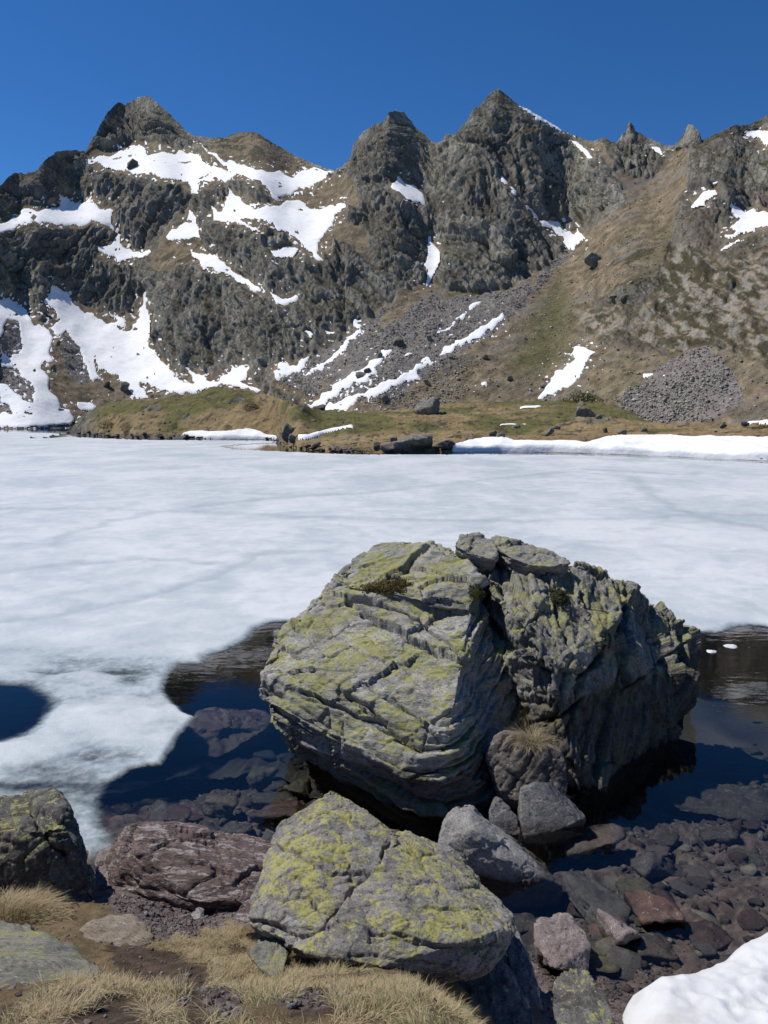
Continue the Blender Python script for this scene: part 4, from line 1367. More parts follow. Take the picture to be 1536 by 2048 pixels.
make_rock('rock_block', V - bloc, qs, ts, M['boulder'], parent=root, label='left block with broad sloping lichen-covered top')

RB = wp((972, 1166, 9.5), (1000, 1255, 8.95), (1030, 1350, 8.55), (1058, 1440, 8.3), (985, 1128, 10.0), (1060, 1130, 10.05), (1130, 1140, 10.1), (1155, 1121, 10.2), (1230, 1161, 10.1), (1290, 1186, 10.2),
        (1330, 1217, 10.2), (1370, 1262, 10.1), (1394, 1312, 10.0), (1406, 1335, 9.9), (1404, 1390, 9.7), (1050, 1250, 8.6), (1100, 1340, 8.12), (1095, 1405, 8.05), (1180, 1290, 8.6), (1250, 1262, 9.0),
        (1120, 1450, 8.0), (1250, 1400, 8.5), (1350, 1350, 9.2), (1172, 1602, 7.42), (1230, 1577, 7.7), (1290, 1532, 8.17), (1350, 1482, 8.8), (1390, 1432, 9.5), (1110, 1560, 7.6))
RBb = np.array([[1.6, 11.4, 1.35], [2.6, 11.8, 1.6], [3.6, 11.6, 1.2], [4.3, 10.9, 0.7], [4.3, 10.7, -0.9], [2.2, 7.8, -0.9], [1.7, 7.6, -0.9], [1.5, 11.3, -0.9], [3.3, 8.7, -0.9], [1.4, 10.4, 1.4]])
RB2 = wp((1135, 1150, 9.8), (1158, 1121, 10.1), (1230, 1161, 9.9), (1255, 1230, 9.1), (1240, 1300, 8.7), (1190, 1290, 8.65), (1150, 1200, 9.2))
RB2 = np.vstack([RB2 + [0, -0.05, 0.05], RB2 + [0.1, 0.6, -0.8]])
RB3 = wp((1050, 1300, 8.4), (1115, 1320, 8.15), (1120, 1400, 7.95), (1090, 1430, 8.0), (1062, 1430, 8.2), (1040, 1370, 8.4))
RB3 = np.vstack([RB3 + [0, -0.06, 0.03], RB3 + [0.1, 0.5, -0.5]])
V, qs, ts = voxel([np.vstack([RB, RBb]), RB2, RB3], 0.0165, 2)
V = sculpt(V, qs, ts, 1.9, beds=(((-0.78, -0.10, 0.62), 0.26, 0.13, 0.05), ((-0.74, -0.20, 0.65), 0.08, 0.04, 0.022)),
           chunks=((0.85, 0.15, 0.02, (0.8, 1, 1.2)), (0.34, 0.05, 0.006, (0.7, 1, 1.4)), (0.12, 0.016, 0.004, (0.7, 1, 1.3))), rough=0.009, seed=4.7, keep=90,
           cracks=(([(1040, 1290), (1048, 1250), (1075, 1230)], 4, 0.08), ([(1160, 1360), (1190, 1330), (1225, 1290), (1250, 1240), (1258, 1205)], 6, 0.16), ([(1165, 1400), (1160, 1360)], 5, 0.12),
                   ([(1260, 1375), (1330, 1320), (1370, 1285)], 4, 0.09), ([(1255, 1230), (1255, 1300), (1262, 1370)], 4, 0.10), ([(1095, 1160), (1120, 1230), (1145, 1290)], 5, 0.10), ([(1050, 1330), (1105, 1345)], 4, 0.08),
                   ([(1035, 1205), (1080, 1225), (1110, 1260)], 3, 0.06), ([(1060, 1440), (1130, 1430), (1180, 1390)], 5, 0.09)))
RBV = V.copy()
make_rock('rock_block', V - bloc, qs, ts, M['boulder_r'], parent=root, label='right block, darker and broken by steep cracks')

# loose slabs lying on its crest
B1 = dict(beds=(((-0.25, -0.35, 0.9), 0.09, 0.03, 0.015),), rough=0.012)
stone_outline('rock_slab', [(908, 1090), (920, 1070), (950, 1066), (988, 1078), (998, 1098), (990, 1117), (960, 1112), (930, 1102)], 9.7, 10.45, 0.4, M['front_grey'], 'left of two loose grey slabs lying on the crest of the huge boulder', 'rock slab', 6, lean=1.6, vox=0.013, **B1)
stone_outline('rock_slab', [(970, 1076), (992, 1068), (1055, 1082), (1108, 1100), (1142, 1126), (1100, 1134), (1060, 1130), (1020, 1115), (990, 1095)], 9.55, 10.45, 0.34, M['front_grey'], 'long right-hand slab of two loose slabs on the crest of the huge boulder', 'rock slab', 6, lean=1.6, vox=0.013, **B1)

# ---------------------------------------------------------------- the yellow boulder in front
FA = wp((497, 1850, 3.95), (505, 1800, 4.15), (522, 1725, 4.45), (560, 1642, 4.75), (622, 1605, 4.9), (660, 1583, 5.0), (690, 1592, 5.0), (758, 1642, 4.8), (800, 1672, 4.6), (765, 1700, 4.45), (735, 1750, 4.2), (690, 1790, 4.0),
        (660, 1830, 3.85), (590, 1870, 3.78), (555, 1876, 3.8), (640, 1900, 3.7), (560, 1750, 4.15), (640, 1700, 4.33), (600, 1905, 3.75))
FB = wp((640, 1850, 3.80), (690, 1795, 3.98), (770, 1705, 4.40), (830, 1690, 4.55), (900, 1725, 4.55), (980, 1780, 4.4), (1030, 1830, 4.2), (1036, 1862, 4.05), (1000, 1930, 3.8), (940, 1950, 3.68), (760, 1935, 3.55),
        (650, 1912, 3.6), (560, 1892, 3.75), (800, 1830, 3.80), (940, 1880, 3.72), (990, 1860, 3.85))
FAb = np.array([[-0.75, 5.1, 0.85], [-0.35, 5.5, 0.85], [0.05, 5.4, 0.8], [-0.7, 4.3, 0.75], [-0.3, 4.2, 0.62], [-0.1, 5.4, 0.5]])
FBb = np.array([[0.1, 5.2, 0.95], [0.5, 5.1, 0.85], [0.75, 4.7, 0.75], [-0.3, 3.9, 0.78], [0.1, 4.0, 0.62], [0.5, 4.2, 0.55], [0.6, 4.6, 0.45], [-0.1, 5.0, 0.4]])
V, qs, ts = voxel([np.vstack([FA, FAb]), np.vstack([FB, FBb])], 0.0085, 2)
V = sculpt(V, qs, ts, 0.62, beds=(((-0.10, -0.55, 0.83), 0.10, 0.022, 0.008), ((0.0, -0.45, 0.9), 0.035, 0.010, 0.005)),
           chunks=((0.34, 0.022, 0.007, (1.5, 1, 0.7)), (0.10, 0.009, 0.004, (1.6, 1, 0.6))), rough=0.012, seed=2.2,
           cracks=(([(555, 1690), (610, 1715), (665, 1745), (700, 1740), (740, 1745)], 4, 0.025), ([(800, 1672), (768, 1690), (760, 1725), (735, 1752), (700, 1775), (690, 1800), (672, 1838), (640, 1862)], 5, 0.045),
                   ([(690, 1795), (660, 1800), (640, 1795)], 4, 0.02), ([(625, 1795), (635, 1815)], 5, 0.045), ([(500, 1838), (550, 1850), (600, 1868), (660, 1860)], 4, 0.03), ([(830, 1885), (930, 1900), (1000, 1890)], 5, 0.02),
                   ([(850, 1810), (900, 1815), (960, 1815)], 3, 0.012), ([(680, 1850), (760, 1870), (840, 1880)], 3, 0.014), ([(700, 1910), (800, 1920), (900, 1935)], 3, 0.012)))
FV = V.copy()
make_rock('boulder', V, qs, ts, M['front'], 'yellow lichen-crusted boulder in the foreground beside the dry grass', 'boulder')

# ---------------------------------------------------------------- the dark rock at the left edge and the maroon rock beside it
LR = wp((-40, 1600, 5.7), (0, 1590, 5.75), (60, 1581, 5.8), (110, 1575, 5.85), (136, 1602, 5.7), (150, 1640, 5.6), (178, 1700, 5.45), (190, 1765, 5.3), (188, 1800, 5.2), (100, 1822, 5.05), (0, 1790, 5.05), (0, 1665, 5.25),
        (130, 1655, 5.3), (60, 1660, 5.22), (-60, 1660, 5.3), (-60, 1810, 5.1), (-200, 1640, 5.8), (-230, 1780, 5.5))
LRb = np.array([[-2.8, 6.2, 0.5], [-3.1, 6.4, 0.6], [-3.9, 6.3, 0.5], [-2.65, 5.9, 0.0], [-3.9, 6.2, 0.0], [-2.38, 5.3, 0.15], [-3.6, 5.2, 0.2]])
V, qs, ts = voxel([np.vstack([LR, LRb])], 0.013, 3)
V = sculpt(V, qs, ts, 0.75, beds=(((0.3, -0.2, 0.93), 0.16, 0.03, 0.012),), chunks=((0.5, 0.045, 0.015, (1, 1, 1.1)), (0.14, 0.018, 0.007, (1, 1, 1))), rough=0.014, seed=7.1,
           cracks=(([(60, 1600), (75, 1640), (100, 1690), (130, 1710)], 5, 0.05), ([(90, 1625), (130, 1640)], 4, 0.03)))
make_rock('boulder', V, qs, ts, M['left'], 'dark square-shouldered rock at the left edge above the dry grass tuft', 'boulder')

PR = wp((206, 1722, 5.85), (240, 1672, 5.95), (262, 1652, 6.0), (302, 1643, 6.05), (362, 1666, 6.1), (440, 1672, 6.1), (520, 1690, 6.1), (555, 1712, 6.0), (550, 1735, 5.75), (470, 1757, 5.5), (380, 1745, 5.5), (330, 1700, 5.72), (270, 1700, 5.7),
        (212, 1778, 5.6), (330, 1792, 5.4), (400, 1806, 5.28), (470, 1802, 5.3), (490, 1790, 5.38), (550, 1780, 5.5))
PRb = np.array([[-2.1, 6.4, 0.05], [-1.2, 6.6, 0.05], [-0.8, 6.4, 0.05], [-2.1, 6.4, -0.3], [-0.7, 6.4, -0.3], [-2.1, 5.6, -0.1], [-0.8, 5.4, 0.0]])
V, qs, ts = voxel([np.vstack([PR, PRb])], 0.012, 3)
V = sculpt(V, qs, ts, 0.7, beds=(((0.12, -0.25, 0.95), 0.12, 0.05, 0.014), ((0.12, -0.25, 0.95), 0.04, 0.012, 0.006)), chunks=((0.5, 0.035, 0.012, (1.6, 1, 0.7)), (0.15, 0.010, 0.004, (1.6, 1, 0.7))), rough=0.010, seed=9.4,
           cracks=(([(370, 1715), (430, 1735), (475, 1750)], 3, 0.03), ([(300, 1680), (350, 1690), (390, 1715)], 3, 0.02), ([(475, 1757), (520, 1735), (550, 1720)], 4, 0.04)))
make_rock('boulder', V, qs, ts, M['maroon'], 'maroon rock with pale streaks lying between the dark left rock and the yellow boulder', 'boulder')

# ---------------------------------------------------------------- broken rocks at the foot of the great boulder
SO = stone_outline
SO('rock', [(972, 1512), (985, 1480), (1010, 1462), (1060, 1475), (1100, 1490), (1125, 1500), (1138, 1560), (1130, 1610), (1060, 1615), (1000, 1580)], 7.05, 7.6, 0.6, M['brownrock'], 'broken brown layered rock wedged in the foot of the fissure', vox=0.013, foot=0.3,
   beds=(((-0.45, -0.35, 0.82), 0.13, 0.10, 0.035), ((-0.45, -0.35, 0.82), 0.045, 0.03, 0.014)), chunks=((0.6, 0.05, 0.01, (1, 1, 1)),), rough=0.014)
SO('rock', [(1040, 1578), (1070, 1567), (1105, 1567), (1130, 1592), (1152, 1612), (1172, 1635), (1120, 1660), (1048, 1676), (1040, 1640)], 6.75, 7.1, 0.35, M['greyrock'], 'grey flat-faced slab leaning against the broken rock, right of the small dark wedge', 'rock', vox=0.013, foot=0.35, rough=0.006, chunks=((0.4, 0.015, 0.004, (1, 1, 1)), (0.12, 0.006, 0.003, (1, 1, 1))))
SO('rock', [(978, 1620), (992, 1596), (1003, 1598), (1040, 1640), (1042, 1668), (1000, 1672), (980, 1655)], 6.75, 7.05, 0.25, M['greyrock'], 'small dark wedge of rock left of the grey flat-faced slab', 'rock', vox=0.013, foot=0.3, rough=0.01)
SO('rock', [(868, 1690), (890, 1640), (920, 1616), (938, 1618), (952, 1640), (975, 1665), (1030, 1690), (1062, 1722), (1085, 1745), (1130, 1775), (1122, 1800), (1085, 1818), (1020, 1812), (960, 1765), (880, 1715)], 6.0, 6.35, 0.5, M['palegrey'],
   'pale grey pointed rock half under water behind the yellow boulder', 'rock', vox=0.013, foot=0.25, chunks=((0.45, 0.035, 0.006, (1, 1, 1)), (0.16, 0.012, 0.004, (1, 1, 1))), rough=0.012, bulge=0.10, extra=[W(945, 1660, Y=6.12), W(1000, 1720, Y=6.0), W(1040, 1790, Y=5.95)])
# under the yellow boulder
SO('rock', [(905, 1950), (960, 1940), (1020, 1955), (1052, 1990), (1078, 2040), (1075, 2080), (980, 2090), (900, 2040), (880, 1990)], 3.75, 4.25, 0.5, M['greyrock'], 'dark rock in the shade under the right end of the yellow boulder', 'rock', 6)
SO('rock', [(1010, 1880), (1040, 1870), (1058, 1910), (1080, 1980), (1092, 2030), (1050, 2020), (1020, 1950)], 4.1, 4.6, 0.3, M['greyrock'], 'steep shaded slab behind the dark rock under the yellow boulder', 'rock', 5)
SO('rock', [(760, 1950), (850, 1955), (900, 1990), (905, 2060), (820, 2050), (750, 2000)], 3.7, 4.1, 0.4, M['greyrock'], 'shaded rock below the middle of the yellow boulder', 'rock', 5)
SO('rock', [(490, 1912), (530, 1880), (560, 1875), (575, 1900), (570, 1950), (550, 1972), (512, 1940)], 3.5, 3.9, 0.3, M['slab'], 'grey stone with lichen under the left corner of the yellow boulder', 'rock', 5)
SO('rock', [(465, 1830), (480, 1815), (505, 1808), (510, 1838), (492, 1850), (470, 1845)], 4.6, 4.85, 0.2, M['maroon'], 'small maroon stone beside the left end of the yellow boulder', 'rock', 5)
SO('rock', [(184, 1705), (200, 1703), (215, 1712), (222, 1760), (205, 1795), (190, 1780)], 5.6, 6.1, 0.3, M['pinkgrey'], 'pale slab squeezed between the dark left rock and the maroon rock', 'rock', 5)
SO('rock', [(1118, 2020), (1140, 1995), (1175, 1985), (1205, 1990), (1225, 2015), (1240, 2060), (1200, 2090), (1130, 2085), (1108, 2055)], 3.45, 3.85, 0.35, M['left_dim'], 'small dark rock with lichen at the lower edge beside the snow bank', 'rock', 6)
# flat rocks in the bank at the left
SO('flat_rock', [(-60, 1835), (0, 1828), (60, 1838), (130, 1880), (190, 1920), (215, 1935), (205, 1955), (120, 1975), (40, 2000), (-60, 2010), (-200, 1990), (-200, 1850)], 2.75, 4.1, 0.1, M['slab'], 'greenish grey flat slab in the bank at the left edge', 'rock', 6, lean=1.5,
   beds=(((0.1, -0.45, 0.9), 0.035, 0.02, 0.01),), chunks=((0.4, 0.02, 0.005, (1, 1, 1)),), rough=0.008, soft=0.03)
#SO('flat_rock', [(130, 1870), (170, 1850), (250, 1855), (300, 1860), (280, 1885), (230, 1900), (190, 1905), (150, 1895)], 3.85, 4.3, 0.08, M['sand'], 'flat brown slab in the path below the dark left rock', 'rock', 6, lean=1.5, chunks=((0.3, 0.012, 0.004, (1, 1, 1)),), rough=0.006)
SO('flat_rock', [(-40, 2012), (20, 1990), (75, 1990), (120, 2020), (150, 2060), (100, 2090), (-40, 2090)], 2.05, 2.4, 0.05, M['sand'], 'pale flat stone at the bottom left corner', 'rock', 6, lean=1.5, chunks=((0.3, 0.008, 0.003, (1, 1, 1)),), rough=0.006)
SO('rock', [(333, 1970), (350, 1955), (375, 1945), (380, 1955), (362, 1975), (342, 1982)], 2.75, 2.95, 0.05, M['maroon'], 'small angular stone stuck in the bare soil', 'rock', 4)
SO('rock', [(380, 1828), (388, 1818), (402, 1822), (400, 1838), (386, 1841)], 4.35, 4.45, 0.05, M['palegrey'], 'small pale stone lying on the gravel path', 'rock', 4)
# ------------------------------------------------------------------ placing things on the bank, the lake bed and the boulders
def ground_hit(px, py):
    Ys = np.concatenate([np.arange(1.2, 9, 0.02), np.arange(9, 40, 0.1)])
    p = W(np.full(Ys.shape, float(px)), np.full(Ys.shape, float(py)), Y=Ys)
    g = ground_z(p[:, 0], p[:, 1])
    k = np.argmax(p[:, 2] < g)
    return p[k]


def on_rock(V, px, py, r=7):
    x, y = proj(V)
    m = np.hypot(x - px, y - py) < r
    c = V[m]
    return c[np.argmin((c ** 2).sum(1) - 2 * CAM_H * c[:, 2])]


def scale_at(p):
    return (p[1] * CP - (p[2] - CAM_H) * SP) / F          # metres per pixel of the photograph


prs = np.random.default_rng(21)


def pebble_points(w_, d_, h_, seed, n=13):
    r = np.random.default_rng(seed)
    q = r.normal(size=(n, 3))
    q /= np.linalg.norm(q, axis=1)[:, None]
    q = np.sign(q) * np.abs(q) ** 0.75
    q /= np.abs(q).max(0)
    return q * np.array([w_, d_, h_]) / 2


_stone_no = [0]


def stone(name, at, w_, d_, h_, mat, label, cat='rock', group=None, level=3, yaw=0.0, tilt=0.0, sink=0.3, rough=0.03, soft=0.06, smooth_shade=False, beds=()):
    _stone_no[0] += 1
    sd = 100 + _stone_no[0]
    q = pebble_points(w_, d_, h_, sd)
    ct, st_ = math.cos(tilt), math.sin(tilt)
    q = q @ np.array([[ct, 0, -st_], [0, 1, 0], [st_, 0, ct]])
    cy_, sy_ = math.cos(yaw), math.sin(yaw)
    q = q @ np.array([[cy_, sy_, 0], [-sy_, cy_, 0], [0, 0, 1]])
    V, T = star(q, level, soft)
    s = (w_ + d_ + h_) / 6
    V = sculpt(V, NOQ, T, s, beds, ((s * 0.8, s * 0.12, s * 0.03, (1, 1, 0.7)), (s * 0.3, s * 0.04, s * 0.012, (1, 1, 0.7))), rough, (), sd * 0.37)
    V = V + np.array(at) + [0, 0, h_ * (0.5 - sink)]
    return make_rock(name, V, None, T, mat, label, cat, group, smooth_shade=smooth_shade)


# stones in the shallows: place and size in the photograph
def wet_stone(cx, cy, w_, h_, mat, label, group='stones lying in the shallow water', hh=0.4, yaw=0.0, lift=0.0, level=4, tilt=0.0, **kw):
    p = ground_hit(cx, cy + h_ * 0.35)
    m = scale_at(p)
    wd = 1.2 * w_ * m
    dd = h_ * m / math.sin(math.radians(29)) * 0.9
    return stone('stone', p + [0, dd * 0.15, lift], wd, max(0.5 * wd, dd), max(hh * wd, 0.05), M[mat], label, 'stone', group, level, yaw, tilt, smooth_shade=True, rough=0.02, soft=0.022, **kw)


wet_stone(1180, 1700, 130, 62, 'pinkgrey', 'flat reddish slab under water beside the grey flat-faced slab', hh=0.25, yaw=-0.3, lift=0.12, tilt=-0.2)
wet_stone(1195, 1805, 120, 100, 'greyrock', 'long grey slab under water right of the pale pointed rock', hh=0.25, yaw=0.8, lift=0.06)
wet_stone(1105, 1825, 60, 50, 'olive', 'small olive stone under water between the pale pointed rock and the long slab', hh=0.4)
wet_stone(1305, 1835, 110, 66, 'reddish', 'reddish stone under water below the greenish one', hh=0.35, lift=0.06)
wet_stone(1300, 1790, 100, 46, 'olive', 'rounded greenish stone under water, right of the long slab', hh=0.35)
wet_stone(1312, 1742, 84, 44, 'greyrock', 'grey angular stone under water with a pale edge', hh=0.45, tilt=0.3, lift=0.04)
wet_stone(1228, 1885, 92, 44, 'pinkgrey', 'pink stone just breaking the water near the gravel', hh=0.5, lift=0.10)
wet_stone(1125, 1912, 98, 92, 'pinkgrey', 'pinkish rock half in and half out of the water at the gravel edge', hh=0.55, lift=0.10, level=5)
wet_stone(1310, 1898, 92, 60, 'brownrock', 'brown slab under water in front of the snow bank', hh=0.3)
wet_stone(1420, 1870, 80, 50, 'reddish', 'red stone under water close to the snow bank', hh=0.35)
wet_stone(1060, 1850, 110, 40, 'brownrock', 'dark brown slab under water along the right side of the yellow boulder', hh=0.3)
wet_stone(1240, 1660, 60, 30, 'olive', 'small olive stone in the shadow of the huge boulder', hh=0.35)
wet_stone(1440, 1600, 230, 50, 'brownrock', 'long low slab under water at the right side', hh=0.16, yaw=-0.2)
wet_stone(1445, 1672, 76, 32, 'brownrock', 'brown stone under water below the long low slab', hh=0.4)
wet_stone(1495, 1712, 80, 22, 'olive', 'thin pale stone under water near the right edge', hh=0.2)
wet_stone(1480, 1545, 70, 26, 'greyrock', 'grey stone under water at the right edge, level with the boulder foot', hh=0.3)
wet_stone(1500, 1500, 50, 22, 'olive', 'pale greenish stone deep under water near the right edge', hh=0.3)
wet_stone(452, 1530, 165, 100, 'reddish', 'large reddish boulder deep under water left of the huge boulder', hh=0.35, lift=0.55, level=5)
wet_stone(346, 1618, 104, 60, 'brownrock', 'dark stone under water behind the maroon rock', hh=0.4, lift=-0.08, level=5)
wet_stone(442, 1618, 78, 42, 'olive', 'greenish stone under water behind the maroon rock', hh=0.45, lift=0.06)
wet_stone(530, 1578, 64, 48, 'olive', 'yellowish stone breaking the water in the shade of the huge boulder', hh=0.6, lift=0.18)
wet_stone(592, 1588, 56, 36, 'olive', 'small olive stone beside the yellowish one, in the shade of the huge boulder', hh=0.5, lift=0.08)
wet_stone(555, 1640, 100, 60, 'reddish', 'reddish layered rock under water behind the yellow boulder', hh=0.45, lift=0.05)
wet_stone(545, 1608, 90, 36, 'brownrock', 'flat brown stone under water in front of the yellowish one', hh=0.3, lift=0.04)
wet_stone(385, 1570, 70, 40, 'brownrock', 'brown stone under water at the edge of the big reddish one', hh=0.4)
wet_stone(470, 1660, 60, 26, 'brownrock', 'small brown stone under water just behind the maroon rock', hh=0.4)

stone('flat_rock', ground_hit(225, 1878) + [0, 0.05, 0.0], 0.52, 0.42, 0.10, M['sand'], 'flat brown slab in the path below the dark left rock', 'rock', None, 4, 0.3, 0.0, sink=0.72, smooth_shade=False)
# small stones on the bed, all of one kind
protos = {}
small = []
for k in range(240):
    cx, cy = prs.uniform(1030, 1536), prs.uniform(1480, 1960)
    if k % 3 == 0:
        cx, cy = prs.uniform(260, 640), prs.uniform(1500, 1690)
    p = ground_hit(cx, cy)
    if p[2] > -0.02 or (p[0] > 1.15 and p[1] < 5.0):
        continue
    key = ('brownrock', 'greyrock', 'reddish', 'olive', 'pinkgrey')[int(prs.integers(0, 5))]
    var = (key, int(prs.integers(0, 3)))
    s = prs.uniform(0.05, 0.15) if k % 4 else prs.uniform(0.2, 0.46)
    word = {'brownrock': 'brown', 'greyrock': 'grey', 'reddish': 'reddish', 'olive': 'olive', 'pinkgrey': 'pinkish'}[key]
    where = 'right' if cx > 1000 else 'left'
    lab = f'small {word} stone on the lake bed under the clear water {where} of the boulders'
    if var not in protos:
        o = stone('bed_stone', (0, 0, 0), 1.0, 0.75, 0.4, M[key], lab, 'stone', 'small stones on the lake bed', 3, sink=0.4, smooth_shade=False, soft=0.02)
        protos[var] = o
        first = o
    else:
        first = protos[var].copy()
        COL.objects.link(first)
    first['label'] = lab
    first['group'] = f'small {word} stones on the lake bed, {where}'
    first.location = (p[0], p[1], p[2])
    first.scale = (s, s, s * (1.0 if s < 0.2 else 0.55))
    first.rotation_euler = (0, 0, prs.uniform(0, 6.28))

# ------------------------------------------------------------------ far boulders on meadow and slopes: place, size, material, label
FB_ = [
    (855, 828, 56, 38, 'far_rock', 'big square block standing on the meadow crest'),
    (575, 876, 26, 34, 'far_rock', 'tall pointed boulder on the far shore at the end of the snow strip'),
    (588, 887, 22, 17, 'far_rock', 'smaller blocky boulder at the waterline just right of the tall pointed one'),
    (829, 899, 80, 36, 'far_rock', 'biggest grey boulder on the far shore right at the water'),
    (777, 900, 36, 20, 'far_pink', 'pinkish boulder left of the biggest shore boulder'),
    (890, 899, 38, 16, 'far_dark', 'low dark boulder right of the biggest shore boulder'),
    (754, 899, 17, 16, 'far_dark', 'small dark boulder left of the pinkish shore boulder'),
    (787, 882, 18, 12, 'far_rock', 'small boulder sitting behind the pinkish shore boulder'),
    (635, 893, 17, 9, 'far_pink', 'small pink stone on the pointed far shore'),
    (760, 716, 12, 14, 'far_rock', 'upright boulder at the top of the upper snow band'),
    (722, 757, 22, 15, 'far_rock', 'boulder in the middle of the upper snow band'),
    (737, 750, 16, 11, 'far_dark', 'dark stone touching the boulder in the upper snow band'),
    (640, 814, 30, 12, 'far_dark', 'long stone in the lower end of the snow bands'),
    (798, 692, 22, 17, 'far_dark', 'dark clump of rock in the middle of the scree slope'),
    (859, 681, 13, 12, 'far_rock', 'boulder on the scree under the long snow streak'),
    (971, 718, 14, 9, 'far_rock', 'pale boulder on the grass right of the scree'),
    (1171, 836, 50, 22, 'far_rock', 'wide layered boulder in the middle of the right-hand meadow'),
    (1198, 840, 16, 9, 'far_rock', 'small stone at the right end of the wide layered boulder'),
    (1097, 874, 20, 18, 'far_rock', 'round boulder above the snow bank, left of the egg-shaped one'),
    (1115, 859, 17, 9, 'far_rock', 'flat stone behind the round boulder on the meadow'),
    (1242, 876, 22, 17, 'far_rock', 'egg-shaped pale boulder just above the snow bank'),
    (1286, 863, 16, 9, 'far_rock', 'pale low stone right of the egg-shaped boulder'),
    (1209, 864, 10, 10, 'far_dark', 'dark small stone left of the egg-shaped boulder'),
    (1448, 857, 20, 10, 'far_rock', 'flat stone near the right-hand snow patch on the meadow'),
    (1488, 852, 18, 11, 'far_dark', 'dark stone standing in the right-hand snow patch'),
    (1003, 880, 16, 18, 'far_rock', 'grey boulder at the left start of the long snow bank'),
    (985, 872, 20, 14, 'far_rock', 'boulder just behind the one at the left start of the snow bank'),
    (265, 337, 25, 19, 'far_dark', 'single dark rock standing in the upper snowfield'),
    (1187, 532, 36, 26, 'far_rock', 'big lone boulder high on the brown slope below the couloir'),
    (1249, 601, 20, 14, 'far_rock', 'boulder on the brown slope above the small crag'),
    (1225, 598, 14, 9, 'far_rock', 'low stone left of the boulder above the small crag'),
    (1090, 775, 18, 11, 'far_rock', 'stone at the left edge of the ragged snow patch'),
    (1020, 764, 14, 10, 'far_rock', 'stone low on the green streak of the slope'),
    (905, 720, 16, 10, 'far_rock', 'stone in the boulder field right of the snow bands'),
    (850, 765, 16, 11, 'far_rock', 'stone in the boulder field above the square block'),
    (770, 800, 18, 13, 'far_rock', 'boulder at the lower right end of the snow bands'),
    (250, 783, 22, 16, 'far_rock', 'grey boulder on the brown ground above the grassy knoll'),
    (215, 775, 14, 12, 'far_dark', 'dark stone left of the boulder above the knoll'),
]
for cx, cy, w_, h_, mt_, lb in FB_:
    p = on_ground(cx, cy)
    m = scale_at(p)
    o = stone('boulder', p, w_ * m * 1.1, w_ * m * 0.85, h_ * m * 1.35, M[mt_], lb, 'boulder', 'boulders on the far shore and slopes', 4 if w_ > 30 else 3, prs.uniform(-0.4, 0.4), prs.uniform(-0.2, 0.2), sink=0.22)
for cx, cy, w_, h_, mt_, lb in ((1342, 912, 26, 13, 'far_pink', 'pinkish boulder at the edge of the ice before the snow bank'), (1364, 911, 11, 7, 'far_pink', 'small stone right of the pinkish boulder at the ice edge'),
                                (1436, 915, 20, 13, 'far_dark', 'black pointed stone at the ice edge before the snow bank'), (1530, 921, 34, 7, 'far_dark', 'low dark stone at the ice edge at the right border'), (941, 901, 16, 6, 'far_dark', 'low dark stone at the left tip of the long snow bank')):
    p = W(cx, cy, z=0.0)
    m = scale_at(p)
    stone('boulder', p, w_ * m, w_ * m * 0.8, h_ * m * 1.3, M[mt_], lb, 'boulder', 'stones at the far edge of the ice', 3, sink=0.25)

# stones along the far waterline, copies of a few
pro = [stone('shore_stone', (0, 0, 0), 1.0, 0.8, 0.62, M[k], 'small stone in the row along the far waterline', 'stone', 'stones along the far waterline', 2) for k in ('far_dark', 'far_rock', 'far_dark', 'far_pink', 'far_rock')]
spots = [(prs.uniform(530, 745), prs.uniform(-4, 3)) for _ in range(46)] + [(prs.uniform(150, 400), prs.uniform(-5, 2)) for _ in range(40)]
for k, (cx, dy) in enumerate(spots):
    sv = float(np.interp(cx, SHORE[:, 0], SHORE[:, 1]))
    p = on_ground(cx, sv + min(dy, -0.5))
    m = scale_at(p)
    o = pro[k] if k < len(pro) else pro[k % len(pro)].copy()
    if k >= len(pro):
        COL.objects.link(o)
    s = m * prs.uniform(4, 13)
    word = ('dark', 'grey', 'dark', 'pinkish', 'grey')[k % 5]
    where = 'of the pointed middle shore' if cx > 500 else 'below the grassy knoll'
    o['label'] = f'small {word} stone in the row along the far waterline {where}'
    o['group'] = f'{word} stones along the far waterline {where}'
    o.location = (p[0], p[1] - 0.2, max(p[2], 0.0))
    o.scale = (s, s, s * prs.uniform(0.7, 1.1))
    o.rotation_euler = (0, 0, prs.uniform(0, 6.28))

# scree and loose stones on the slopes: nobody could count these
var = []
for k in range(8):
    q = pebble_points(1, 0.8, 0.6, 900 + k, 9)
    bm = bmesh.new()
    hull_bm(bm, q)
    bmesh.ops.triangulate(bm, faces=bm.faces[:])
    bm.verts.index_update()
    var.append((np.array([v.co[:] for v in bm.verts]), np.array([[v.index for v in f.verts] for f in bm.faces])))
    bm.free()


def scatter_stones(name, pts, sizes, mat, label, cols=None):
    Vs, Ts, Cs = [], [], []
    off = 0
    for k in range(len(pts)):
        v, t = var[k % 8]
        a = prs.uniform(0, 6.28)
        c, s = math.cos(a), math.sin(a)
        vv = (v @ np.array([[c, s, 0], [-s, c, 0], [0, 0, 1]])) * sizes[k] + pts[k]
        Vs.append(vv)
        Ts.append(t + off)
        off += len(v)
        if cols is not None:
            Cs.append(np.repeat(cols[k][None], len(v), 0))
    me = mesh_np(name, np.concatenate(Vs), tris=np.concatenate(Ts), smooth_shade=False, colors=None if cols is None else np.concatenate(Cs), attrs={'rock': np.zeros(off)})
    return link(name, me, mat, label=label, cat='stones', kind='stuff')


